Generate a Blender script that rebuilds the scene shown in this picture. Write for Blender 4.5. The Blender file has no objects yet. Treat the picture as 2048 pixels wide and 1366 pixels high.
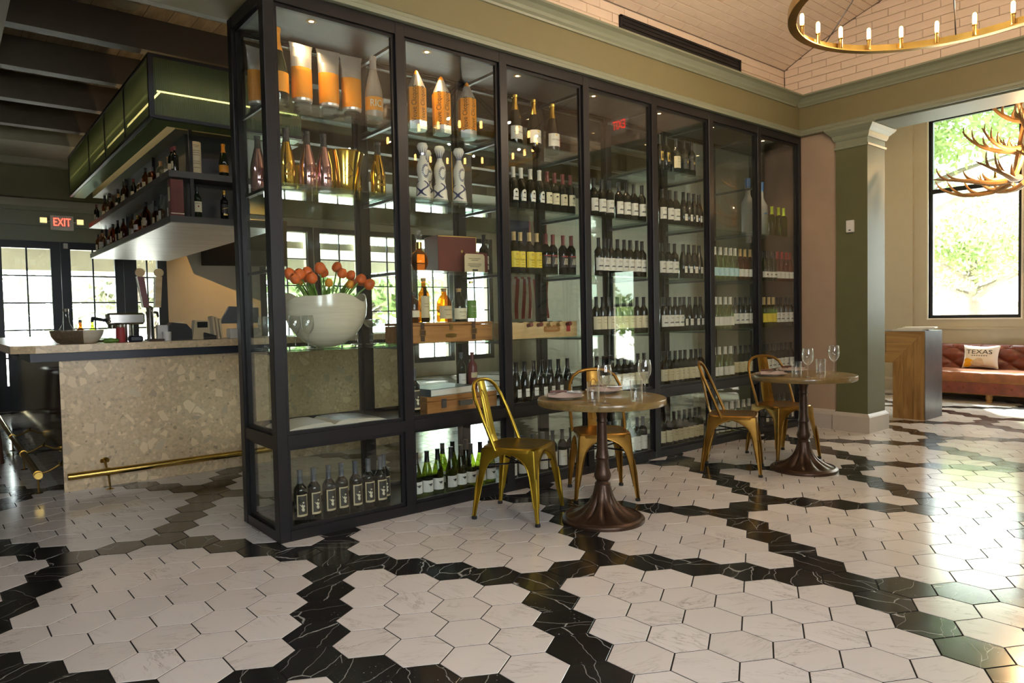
import bpy, math, random
from math import sin, cos, pi, radians, sqrt, atan2
from mathutils import Vector, Matrix
random.seed(7)
sc = bpy.context.scene
C = sc.collection

# ------------------------------------------------------------------ camera
FPX = 1393.6
CAM = Vector((-1.43627, -3.82871, 1.25644))
RX = Vector((0.77147905, -0.63592718, -0.02041312))
RY = Vector((-0.0393062, -0.0156135, -0.99910522))
RZ = Vector((0.63503945, 0.77159111, -0.03704136))
cam = bpy.data.cameras.new('camera')
cam.sensor_width = 36.0
cam.lens = FPX / 2048 * 36.0
cam.clip_start = 0.05
cam.clip_end = 300
co = bpy.data.objects.new('camera', cam)
C.objects.link(co)
co.matrix_world = Matrix(((RX.x, -RY.x, -RZ.x, CAM.x), (RX.y, -RY.y, -RZ.y, CAM.y), (RX.z, -RY.z, -RZ.z, CAM.z), (0, 0, 0, 1)))
sc.camera = co

# ------------------------------------------------------------------ world, sun, daylight portals, exposure
w = bpy.data.worlds.new('sky')
sc.world = w
w.use_nodes = True
bg = w.node_tree.nodes['Background']
bg.inputs[0].default_value = (0.90, 0.95, 1.0, 1)
bg.inputs[1].default_value = 13.0
sun = bpy.data.lights.new('sun', 'SUN')
sun.energy = 26.0
sun.angle = radians(2.0)
sun.color = (1.0, 0.95, 0.86)
so = bpy.data.objects.new('sun', sun)
C.objects.link(so)
so.rotation_euler = Vector((-0.62, -0.42, -0.85)).to_track_quat('-Z', 'Y').to_euler()
WIN_X = [(0.24, -0.91, 1.09, 4.02), (-1.25, -2.40, 1.09, 4.02), (-5.85, -6.55, .10, 2.20)]       # lobby windows, plane X = 9.95
WIN_Y = [(-0.677, -0.075, .37, 2.41), (0.181, 0.78, .37, 2.41), (1.09, 1.40, .37, 2.41), (3.2, 4.0, .4, 2.9), (4.25, 5.05, .4, 2.9), (5.3, 6.1, .4, 2.9), (6.4, 7.2, .4, 2.9), (7.5, 8.3, .4, 2.9)]
WIN_ADDED = [(-2.5, -1.4), (-.3, .8)]                      # unseen windows behind the camera, added to light bar and floor, plane Y = -4.82
WBZ = (1.2, 2.45)
def portal(name, loc, sx, sy, direction):
    l = bpy.data.lights.new(name, 'AREA')
    l.shape = 'RECTANGLE'
    l.size = sx
    l.size_y = sy
    l.cycles.is_portal = True
    o = bpy.data.objects.new(name, l)
    C.objects.link(o)
    o.location = loc
    o.rotation_euler = Vector(direction).to_track_quat('-Z', 'Y').to_euler()
for a, b, z0, z1 in WIN_X:
    portal('daylight_portal', (10.12, (a + b) / 2, (z0 + z1) / 2), 1.2, z1 - z0, (-1, 0, 0))
for a, b, z0, z1 in WIN_Y:
    portal('daylight_portal', ((a + b) / 2, 8.98, (z0 + z1) / 2), b - a, z1 - z0, (0, -1, 0))
for a, b in WIN_ADDED:
    portal('daylight_portal', ((a + b) / 2, -5.2, sum(WBZ) / 2), b - a, WBZ[1] - WBZ[0], (0, 1, 0))
vs = sc.view_settings
vs.view_transform = 'Standard'
vs.look = 'None'
vs.gamma = 1
vs.use_curve_mapping = False
vs.exposure = 1.0
cy = sc.cycles
cy.max_bounces = 10
cy.diffuse_bounces = 5
cy.glossy_bounces = 5
cy.transmission_bounces = 6
cy.transparent_max_bounces = 40
cy.caustics_reflective = False
cy.caustics_refractive = False
cy.sample_clamp_indirect = 6.0
cy.use_denoising = True

# ------------------------------------------------------------------ materials
MATS = {}
def nd(nt, t, **kw):
    n = nt.nodes.new(t)
    for k, v in kw.items():
        setattr(n, k, v)
    return n
def lk(nt, a, ao, b, bi):
    nt.links.new(a.outputs[ao], b.inputs[bi])
def ramp(nt, stops, fac=None, fo=0):
    r = nd(nt, 'ShaderNodeValToRGB')
    e = r.color_ramp.elements
    while len(e) > 1:
        e.remove(e[-1])
    for k, (p, c) in enumerate(stops):
        q = e[0] if k == 0 else e.new(p)
        q.position = p
        q.color = (c[0], c[1], c[2], 1)
    if fac:
        lk(nt, fac, fo, r, 0)
    return r
def M(name, col, rough=0.5, metal=0.0, var=0.12, scale=6.0, bump=0.0, bscale=60.0, coat=0.0, stretch=None, spec=0.5, em=None, ems=0.0, alpha=None):
    m = bpy.data.materials.new(name)
    m.use_nodes = True
    nt = m.node_tree
    b = nt.nodes['Principled BSDF']
    b.inputs['Roughness'].default_value = rough
    b.inputs['Metallic'].default_value = metal
    b.inputs['Specular IOR Level'].default_value = spec
    b.inputs['Coat Weight'].default_value = coat
    b.inputs['Coat Roughness'].default_value = 0.08
    tc = nd(nt, 'ShaderNodeTexCoord')
    mp = nd(nt, 'ShaderNodeMapping')
    lk(nt, tc, 'Object', mp, 0)
    if stretch:
        mp.inputs['Scale'].default_value = stretch
    nz = nd(nt, 'ShaderNodeTexNoise')
    nz.inputs['Scale'].default_value = scale
    nz.inputs['Detail'].default_value = 5
    nz.inputs['Roughness'].default_value = 0.6
    lk(nt, mp, 0, nz, 'Vector')
    lo = [max(0, c * (1 - var)) for c in col]
    hi = [min(1, c * (1 + var)) for c in col]
    r = ramp(nt, [(0.3, lo), (0.7, hi)], nz)
    lk(nt, r, 0, b, 'Base Color')
    if bump:
        n2 = nd(nt, 'ShaderNodeTexNoise')
        n2.inputs['Scale'].default_value = bscale
        n2.inputs['Detail'].default_value = 3
        lk(nt, mp, 0, n2, 'Vector')
        bp = nd(nt, 'ShaderNodeBump')
        bp.inputs['Strength'].default_value = bump
        bp.inputs['Distance'].default_value = 0.004
        lk(nt, n2, 0, bp, 'Height')
        lk(nt, bp, 0, b, 'Normal')
    if em:
        b.inputs['Emission Color'].default_value = (*em, 1)
        b.inputs['Emission Strength'].default_value = ems
    MATS[name] = m
    return m
def wood(name, dark, light, rough=0.4, axis='X', scale=5.0, coat=0.0):
    m = M(name, light, rough, coat=coat)
    nt = m.node_tree
    b = nt.nodes['Principled BSDF']
    tc = nd(nt, 'ShaderNodeTexCoord')
    oi = nd(nt, 'ShaderNodeObjectInfo')
    mp = nd(nt, 'ShaderNodeMapping')
    mp.inputs['Scale'].default_value = {'X': (0.12, 1, 1), 'Y': (1, 0.12, 1), 'Z': (1, 1, 0.12)}[axis]
    lk(nt, tc, 'Object', mp, 0)
    ad = nd(nt, 'ShaderNodeVectorMath')
    lk(nt, mp, 0, ad, 0)
    mu = nd(nt, 'ShaderNodeMath', operation='MULTIPLY')
    mu.inputs[1].default_value = 37.0
    lk(nt, oi, 'Random', mu, 0)
    lk(nt, mu, 0, ad, 1)
    n = nd(nt, 'ShaderNodeTexNoise')
    n.inputs['Scale'].default_value = scale * 4
    n.inputs['Detail'].default_value = 6
    n.inputs['Distortion'].default_value = 1.2
    lk(nt, ad, 0, n, 'Vector')
    mid = [(a + c) / 2 for a, c in zip(dark, light)]
    r = ramp(nt, [(0.30, dark), (0.48, mid), (0.62, light)], n)
    lk(nt, r, 0, b, 'Base Color')
    return m
def glass(name, tint=(1, 1, 1), ior=1.5, rough=0.0, refl=1.0, fres=True, gcol=(1, 1, 1)):
    m = bpy.data.materials.new(name)
    m.use_nodes = True
    nt = m.node_tree
    nt.nodes.clear()
    o = nd(nt, 'ShaderNodeOutputMaterial')
    mx = nd(nt, 'ShaderNodeMixShader')
    tr = nd(nt, 'ShaderNodeBsdfTransparent')
    tr.inputs[0].default_value = (*tint, 1)
    gl = nd(nt, 'ShaderNodeBsdfGlossy')
    gl.inputs['Color'].default_value = (*gcol, 1)
    gl.inputs['Roughness'].default_value = rough
    lw = nd(nt, 'ShaderNodeFresnel')
    lw.inputs['IOR'].default_value = ior
    # same Fresnel term on both faces of a thin sheet
    ge = nd(nt, 'ShaderNodeNewGeometry')
    mi = nd(nt, 'ShaderNodeMix')
    mi.data_type = 'FLOAT'
    mi.inputs[2].default_value = ior
    mi.inputs[3].default_value = 1.0 / ior
    mul = nd(nt, 'ShaderNodeMath', operation='MULTIPLY')
    mul.inputs[1].default_value = refl
    # front face uses ior; on the back face Blender inverts the ior itself, so feed 1/ior there
    lk(nt, ge, 'Backfacing', mi, 0)
    lk(nt, mi, 0, lw, 'IOR')
    lk(nt, lw, 0, mul, 0)
    lk(nt, mul, 0, mx, 0)
    lk(nt, tr, 0, mx, 1)
    lk(nt, gl, 0, mx, 2)
    lk(nt, mx, 0, o, 0)
    MATS[name] = m
    return m
def milky(name, tint, col, f):
    m = glass(name, tint, 1.45)
    nt = m.node_tree
    out = [n for n in nt.nodes if n.type == 'OUTPUT_MATERIAL'][0]
    old = [n for n in nt.nodes if n.type == 'MIX_SHADER'][0]
    df = nd(nt, 'ShaderNodeBsdfDiffuse')
    df.inputs[0].default_value = (*col, 1)
    m2 = nd(nt, 'ShaderNodeMixShader')
    m2.inputs[0].default_value = f
    lk(nt, old, 0, m2, 1)
    lk(nt, df, 0, m2, 2)
    lk(nt, m2, 0, out, 0)
def emit(name, col, s):
    m = bpy.data.materials.new(name)
    m.use_nodes = True
    nt = m.node_tree
    nt.nodes.clear()
    o = nd(nt, 'ShaderNodeOutputMaterial')
    e = nd(nt, 'ShaderNodeEmission')
    e.inputs[0].default_value = (*col, 1)
    e.inputs[1].default_value = s
    lk(nt, e, 0, o, 0)
    MATS[name] = m
    return m
def tile_mat(name, white, attr):
    m = bpy.data.materials.new(name)
    m.use_nodes = True
    nt = m.node_tree
    b = nt.nodes['Principled BSDF']
    ge = nd(nt, 'ShaderNodeNewGeometry')
    if attr:
        rn = nd(nt, 'ShaderNodeAttribute')
        rn.attribute_name = 'rnd'
        ro = 'Fac'
    else:
        rn = nd(nt, 'ShaderNodeObjectInfo')
        ro = 'Random'
    ang = nd(nt, 'ShaderNodeMath', operation='MULTIPLY')
    ang.inputs[1].default_value = 1.6 if white else 6.28
    lk(nt, rn, ro, ang, 0)
    vr = nd(nt, 'ShaderNodeVectorRotate', rotation_type='Z_AXIS')
    lk(nt, ge, 'Position', vr, 'Vector')
    lk(nt, ang, 0, vr, 'Angle')
    off = nd(nt, 'ShaderNodeMath', operation='MULTIPLY')
    off.inputs[1].default_value = 91.7
    lk(nt, rn, ro, off, 0)
    ad = nd(nt, 'ShaderNodeVectorMath')
    lk(nt, vr, 0, ad, 0)
    lk(nt, off, 0, ad, 1)
    if white:
        mp = nd(nt, 'ShaderNodeMapping')
        mp.inputs['Scale'].default_value = (1.0, 4.2, 1)
        lk(nt, ad, 0, mp, 0)
        n = nd(nt, 'ShaderNodeTexNoise')
        n.inputs['Scale'].default_value = 3.0
        n.inputs['Detail'].default_value = 8
        n.inputs['Roughness'].default_value = 0.66
        n.inputs['Distortion'].default_value = 0.6
        lk(nt, mp, 0, n, 'Vector')
        line = ramp(nt, [(0.455, (0, 0, 0)), (0.49, (.35, .35, .35)), (0.503, (1, 1, 1)), (0.512, (0, 0, 0))], n)
        nm = nd(nt, 'ShaderNodeTexNoise')
        nm.inputs['Scale'].default_value = 4.5
        nm.inputs['Detail'].default_value = 2
        lk(nt, ad, 0, nm, 'Vector')
        mk = ramp(nt, [(0.44, (0, 0, 0)), (0.66, (1, 1, 1))], nm)
        ml = nd(nt, 'ShaderNodeMath', operation='MULTIPLY')
        lk(nt, line, 0, ml, 0)
        lk(nt, mk, 0, ml, 1)
        v = ramp(nt, [(0, (.68, .645, .62)), (0.5, (.52, .485, .455)), (1, (.30, .275, .25))], ml)
        tn = nd(nt, 'ShaderNodeMix')
        tn.data_type = 'RGBA'
        tn.blend_type = 'MULTIPLY'
        tn.inputs[0].default_value = 1
        r2 = ramp(nt, [(0, (.90, .885, .87)), (1, (1, 1, 1))], rn, ro)
        lk(nt, v, 0, tn, 6)
        lk(nt, r2, 0, tn, 7)
        lk(nt, tn, 2, b, 'Base Color')
    else:
        n = nd(nt, 'ShaderNodeTexNoise')
        n.inputs['Scale'].default_value = 4.0
        n.inputs['Detail'].default_value = 4
        lk(nt, ad, 0, n, 'Vector')
        av = nd(nt, 'ShaderNodeVectorMath', operation='MULTIPLY_ADD')
        av.inputs[1].default_value = (.16, .16, .16)
        lk(nt, n, 'Color', av, 0)
        lk(nt, ad, 0, av, 2)
        mp = nd(nt, 'ShaderNodeMapping')
        mp.inputs['Scale'].default_value = (1.4, 6.5, 1)
        lk(nt, av, 0, mp, 0)
        vo = nd(nt, 'ShaderNodeTexVoronoi', feature='DISTANCE_TO_EDGE')
        vo.inputs['Scale'].default_value = 1.25
        lk(nt, mp, 0, vo, 'Vector')
        v = ramp(nt, [(0.0, (.42, .42, .40)), (0.004, (.22, .22, .21)), (0.010, (.014, .014, .014)), (1, (.010, .010, .010))], vo, 'Distance')
        sp = nd(nt, 'ShaderNodeTexNoise')
        sp.inputs['Scale'].default_value = 95
        sp.inputs['Detail'].default_value = 2
        lk(nt, ad, 0, sp, 'Vector')
        r3 = ramp(nt, [(0.70, (0, 0, 0)), (0.74, (.3, .3, .29))], sp)
        n5 = nd(nt, 'ShaderNodeTexNoise')
        n5.inputs['Scale'].default_value = 7
        lk(nt, ad, 0, n5, 'Vector')
        r5 = ramp(nt, [(0.5, (0, 0, 0)), (0.62, (1, 1, 1))], n5)
        mm = nd(nt, 'ShaderNodeMix')
        mm.data_type = 'RGBA'
        mm.blend_type = 'MULTIPLY'
        mm.inputs[0].default_value = 1
        lk(nt, r3, 0, mm, 6)
        lk(nt, r5, 0, mm, 7)
        a2 = nd(nt, 'ShaderNodeMix')
        a2.data_type = 'RGBA'
        a2.blend_type = 'ADD'
        a2.inputs[0].default_value = 1
        lk(nt, v, 0, a2, 6)
        lk(nt, mm, 2, a2, 7)
        lk(nt, a2, 2, b, 'Base Color')
    b.inputs['Roughness'].default_value = 0.24 if white else 0.22
    n4 = nd(nt, 'ShaderNodeTexNoise')
    n4.inputs['Scale'].default_value = 9
    lk(nt, ge, 'Position', n4, 'Vector')
    r4 = ramp(nt, [(0.3, (.13,) * 3), (0.7, (.18,) * 3)], n4)
    lk(nt, r4, 0, b, 'Roughness')
    MATS[name] = m
def terrazzo(name):
    m = M(name, (.4, .38, .33), 0.32)
    nt = m.node_tree
    b = nt.nodes['Principled BSDF']
    tc = nd(nt, 'ShaderNodeTexCoord')
    base = ramp(nt, [(0.35, (0.607, 0.454, 0.270)), (0.65, (0.739, 0.564, 0.347))])
    nz = nd(nt, 'ShaderNodeTexNoise')
    nz.inputs['Scale'].default_value = 40
    nz.inputs['Detail'].default_value = 4
    lk(nt, tc, 'Object', nz, 'Vector')
    lk(nt, nz, 0, base, 0)
    prev, po = base, 0
    ds = nd(nt, 'ShaderNodeTexNoise')
    ds.inputs['Scale'].default_value = 14
    lk(nt, tc, 'Object', ds, 'Vector')
    dm = nd(nt, 'ShaderNodeVectorMath', operation='MULTIPLY_ADD')
    dm.inputs[1].default_value = (.03, .03, .03)
    lk(nt, ds, 'Color', dm, 0)
    lk(nt, tc, 'Object', dm, 2)
    for scl, thr, cols in ((42, .55, [(.0, (0.845, 0.655, 0.414)), (.6, (0.660, 0.494, 0.306)), (.85, (0.422, 0.310, 0.189)), (1, (0.898, 0.713, 0.459))]), (13, 1.1, [(.0, (0.898, 0.713, 0.459)), (.7, (0.818, 0.632, 0.396)), (.9, (0.502, 0.397, 0.270)), (1, (0.900, 0.759, 0.495))])):
        vo = nd(nt, 'ShaderNodeTexVoronoi')
        vo.inputs['Scale'].default_value = scl
        lk(nt, dm, 0, vo, 'Vector')
        ve = nd(nt, 'ShaderNodeTexVoronoi', feature='DISTANCE_TO_EDGE')
        ve.inputs['Scale'].default_value = scl
        lk(nt, dm, 0, ve, 'Vector')
        se = nd(nt, 'ShaderNodeSeparateColor')
        lk(nt, vo, 'Color', se, 0)
        cr = ramp(nt, cols, se, 0)
        th = nd(nt, 'ShaderNodeMath', operation='MULTIPLY_ADD')
        th.inputs[1].default_value = thr
        th.inputs[2].default_value = .02
        lk(nt, se, 1, th, 0)
        ls = nd(nt, 'ShaderNodeMath', operation='GREATER_THAN')
        lk(nt, ve, 'Distance', ls, 0)
        lk(nt, th, 0, ls, 1)
        mx = nd(nt, 'ShaderNodeMix')
        mx.data_type = 'RGBA'
        lk(nt, ls, 0, mx, 0)
        lk(nt, prev, po, mx, 6)
        lk(nt, cr, 0, mx, 7)
        prev, po = mx, 2
    lk(nt, prev, po, b, 'Base Color')

tile_mat('tile_white', True, False)
tile_mat('tile_black', False, False)
tile_mat('tile_white_far', True, True)
tile_mat('tile_black_far', False, True)
terrazzo('terrazzo')
M('grout', (.016, .0145, .013), .9, spec=.1)
M('steel_dark', (.013, .0125, .0135), .36, metal=.0, var=.15, bump=.05, bscale=300, spec=.35)
M('deck_dark', (.02, .02, .022), .4)
M('brown_panel', (.11, .075, .055), .6)
M('plaster_green', (.185, .16, .075), .55, var=.04, bump=.05, bscale=200)
M('trim_green', (.225, .24, .165), .4, var=.03)
M('soffit_green_dim', (.15, .165, .115), .5, var=.03)  # trim green darkened to offset strong daylight on the beam underside
M('column_green', (.115, .115, .048), .5, var=.05, bump=.08, bscale=150)
M('wall_pink', (.40, .29, .20), .7, var=.04, bump=.04, bscale=200)
M('wall_cream', (.48, .44, .35), .7, var=.03)
M('baseboard', (.50, .45, .39), .45, var=.03)
M('brick_white', (.76, .62, .49), .14, var=.06, scale=3, bump=.12, bscale=14, spec=.6)
M('mortar', (.22, .18, .15), .9)
M('vent_black', (.01, .01, .011), .5)
wood('ceiling_wood', (.22, .17, .12), (.36, .28, .20), .5, 'Y', 3)
M('ceiling_beam', (.07, .055, .04), .6)
M('plaster_grey', (.30, .285, .22), .7, var=.04)
M('navy', (.011, .015, .027), .4)
M('brass', (.50, .33, .085), .27, metal=1, var=.18, scale=12)
M('brass_dark', (.30, .19, .055), .36, metal=1, var=.25, scale=10)
M('chair_gold', (.42, .29, .035), .30, metal=1, var=.30, scale=5)
M('chair_bronze', (.28, .15, .032), .34, metal=1, var=.30, scale=5)
M('iron_brown', (.065, .035, .021), .36, metal=.55, var=.3, scale=25, bump=.25, bscale=120)
M('rubber', (.012, .012, .012), .7)
wood('table_wood', (.135, .088, .026), (.225, .15, .05), .30, 'X', 4, coat=.25)
wood('oak', (.19, .09, .022), (.38, .21, .065), .45, 'Z', 3)
wood('oak_h', (.19, .09, .022), (.38, .21, .065), .45, 'Y', 3)
wood('pine', (.52, .34, .15), (.70, .50, .26), .5, 'X', 3)
wood('case_wood', (.30, .12, .035), (.46, .21, .065), .4, 'X', 4)
wood('stool_wood', (.05, .02, .012), (.11, .045, .025), .35, 'Z', 4)
wood('slab_grey', (.24, .225, .19), (.38, .36, .31), .35, 'X', 3)
M('slab_edge', (.06, .055, .05), .5)
M('bar_gloss', (.012, .011, .010), .06, coat=.6)
M('metal_grey', (.16, .17, .19), .34, metal=.85, var=.25, scale=3)
M('steel', (.62, .60, .57), .16, metal=1, var=.06)
M('gold', (.85, .55, .10), .12, metal=1, var=.06)
M('pink_metal', (.78, .47, .50), .14, metal=1, var=.05)
M('silver_pack', (.78, .74, .72), .28, metal=.75, var=.06)
M('orange', (.80, .29, .012), .4, var=.05)
M('orange_label', (.78, .30, .02), .45, var=.05)
M('dark_cap', (.04, .035, .035), .35)
M('bottle_dark', (.006, .007, .006), .07, var=.3)
M('bottle_green', (.012, .02, .008), .07, var=.3)
M('foil_black', (.012, .012, .014), .35)
M('foil_grey', (.10, .105, .12), .35)
M('foil_gold', (.80, .52, .12), .25, metal=1)
M('foil_red', (.30, .02, .02), .4)
M('foil_white', (.70, .66, .58), .5)
M('foil_maroon', (.16, .03, .03), .4)
M('foil_lime', (.50, .62, .03), .4)
M('foil_tan', (.55, .38, .17), .45)
M('foil_blue', (.06, .16, .45), .35)
M('cork', (.45, .28, .13), .8)
M('paper_white', (.76, .73, .67), .6, var=.03)
M('paper_cream', (.72, .64, .44), .6, var=.04)
M('paper_tan', (.62, .50, .30), .6, var=.05)
M('paper_yellow', (.78, .60, .05), .5, var=.04)
M('paper_blue', (.45, .66, .72), .5, var=.05)
M('paper_dark', (.03, .025, .022), .5)
M('ink', (.012, .011, .012), .6)
M('ink_gold', (.65, .46, .14), .4, metal=.6)
M('ink_cream', (.75, .68, .50), .6)
M('ink_red', (.35, .04, .04), .6)
M('maroon', (.13, .018, .016), .35)
M('box_black', (.014, .012, .011), .4)
M('ceramic', (.80, .76, .68), .15, coat=.3, var=.03)
M('ceramic_blue', (.025, .03, .12), .2)
M('shell', (.66, .58, .44), .22, var=.10, scale=5, stretch=(.6, .6, 7), coat=.3)
M('tulip', (.80, .13, .02), .45, var=.45, scale=18)
M('tulip_yellow', (.80, .30, .02), .45, var=.3, scale=18)
M('stem_green', (.13, .26, .035), .5, var=.25)
M('magazine', (.62, .55, .44), .35, var=.05)
M('photo_print', (.17, .17, .165), .3, var=.9, scale=22)
M('leather_strap', (.07, .03, .015), .5)
M('amber', (.45, .16, .02), .1)
M('book_grey', (.11, .14, .15), .35, var=.3)
M('leather', (.17, .040, .022), .30, var=.35, scale=9, bump=.15, bscale=70, coat=.15)
M('leather_seat', (.24, .085, .035), .30, var=.3, scale=9, bump=.15, bscale=70, coat=.15)
M('pillow_white', (.80, .79, .76), .9, var=.03)
M('pillow_yellow', (.75, .42, .02), .8, var=.2)
M('pillow_fur', (.62, .54, .44), .9, var=.25, scale=16, stretch=(1, .25, 1))
M('antler', (.30, .155, .055), .45, var=.45, scale=7)
M('napkin', (.34, .26, .22), .85, var=.06)
M('plate', (.74, .70, .64), .2, var=.03, coat=.2)
M('knife_handle', (.10, .028, .018), .4)
M('tv', (.008, .008, .009), .25)
M('plastic_black', (.015, .015, .016), .45)
M('plastic_white', (.70, .68, .64), .45, var=.03)
M('exit_face', (.80, .78, .72), .5)
emit('exit_red', (1.0, .035, .02), 5.0)
emit('bulb', (1.0, .50, .13), 16.0)
emit('bulb_white', (1.0, .80, .50), 24.0)
emit('downlight', (1.0, .66, .30), 14.0)
emit('led', (1.0, .70, .34), 9)
emit('lamp_head', (1.0, .60, .20), 1.1)
glass('pane', (.955, .985, .972))
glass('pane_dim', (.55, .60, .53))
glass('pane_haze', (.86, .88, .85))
glass('shelf_glass', (.86, .95, .925))
def stemware():
    m = glass('clear', (.95, .96, .955), 1.55, refl=1.3)
    nt = m.node_tree
    out = [n for n in nt.nodes if n.type == 'OUTPUT_MATERIAL'][0]
    old = [n for n in nt.nodes if n.type == 'MIX_SHADER'][0]
    lw = nd(nt, 'ShaderNodeLayerWeight')  # whitens the glass edges in place of refracted light gathering there
    lw.inputs[0].default_value = .25
    pw = nd(nt, 'ShaderNodeMath', operation='MULTIPLY')
    pw.inputs[1].default_value = .42
    lk(nt, lw, 'Facing', pw, 0)
    gl = nd(nt, 'ShaderNodeBsdfTranslucent')
    gl.inputs[0].default_value = (.95, .95, .93, 1)
    m2 = nd(nt, 'ShaderNodeMixShader')
    lk(nt, pw, 0, m2, 0)
    lk(nt, old, 0, m2, 1)
    lk(nt, gl, 0, m2, 2)
    lk(nt, m2, 0, out, 0)
stemware()
glass('bottle_clear', (.90, .92, .88), 1.45)
milky('bottle_blush', (.92, .86, .80), (.80, .66, .54), .38)
glass('bottle_lime', (.50, .62, .10), 1.45)
glass('bottle_olive', (.32, .38, .07), 1.45)
glass('bottle_amber', (.66, .30, .05), 1.45)
glass('bottle_rose', (.85, .50, .38), 1.45)
glass('bottle_pale', (.80, .84, .55), 1.45)
milky('bottle_frost', (.70, .72, .72), (.62, .64, .66), .45)
def fluted_mat():
    m = glass('fluted', (.30, .36, .25), 1.6, rough=.25, gcol=(.8, .9, .72))
    nt = m.node_tree
    out = [n for n in nt.nodes if n.type == 'OUTPUT_MATERIAL'][0]
    old = [n for n in nt.nodes if n.type == 'MIX_SHADER'][0]
    tl = nd(nt, 'ShaderNodeBsdfTranslucent')
    tl.inputs[0].default_value = (.10, .14, .08, 1)
    df = nd(nt, 'ShaderNodeBsdfDiffuse')
    df.inputs[0].default_value = (.14, .20, .14, 1)
    m1 = nd(nt, 'ShaderNodeMixShader')
    lk(nt, tl, 0, m1, 1)
    lk(nt, df, 0, m1, 2)
    m2 = nd(nt, 'ShaderNodeMixShader')
    m2.inputs[0].default_value = .62
    lk(nt, old, 0, m2, 1)
    lk(nt, m1, 0, m2, 2)
    lk(nt, m2, 0, out, 0)
fluted_mat()
def leafy(name, c1, c2):
    m = M(name, c1, .6, var=.5, scale=3)
    nt = m.node_tree
    b = nt.nodes['Principled BSDF']
    out = nt.nodes['Material Output']
    t = nd(nt, 'ShaderNodeBsdfTranslucent')
    t.inputs[0].default_value = (*c2, 1)
    mx = nd(nt, 'ShaderNodeMixShader')
    mx.inputs[0].default_value = .5
    lk(nt, b, 0, mx, 1)
    lk(nt, t, 0, mx, 2)
    lk(nt, mx, 0, out, 0)
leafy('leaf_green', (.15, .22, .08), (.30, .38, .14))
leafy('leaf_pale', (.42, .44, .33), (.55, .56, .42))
M('bark', (.14, .11, .085), .9, var=.3)
M('grass', (.28, .34, .14), .9, var=.3, scale=2)
M('paving', (.62, .60, .56), .8, var=.1)
M('roof_shingle', (.22, .20, .19), .8, var=.25)
M('house_wall', (.45, .36, .28), .8)
M('flag_red', (.33, .03, .03), .8)
M('flag_white', (.62, .56, .44), .8)
M('flag_blue', (.03, .04, .12), .8)
M('fig_leaf', (.05, .10, .025), .4, var=.35)

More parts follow.
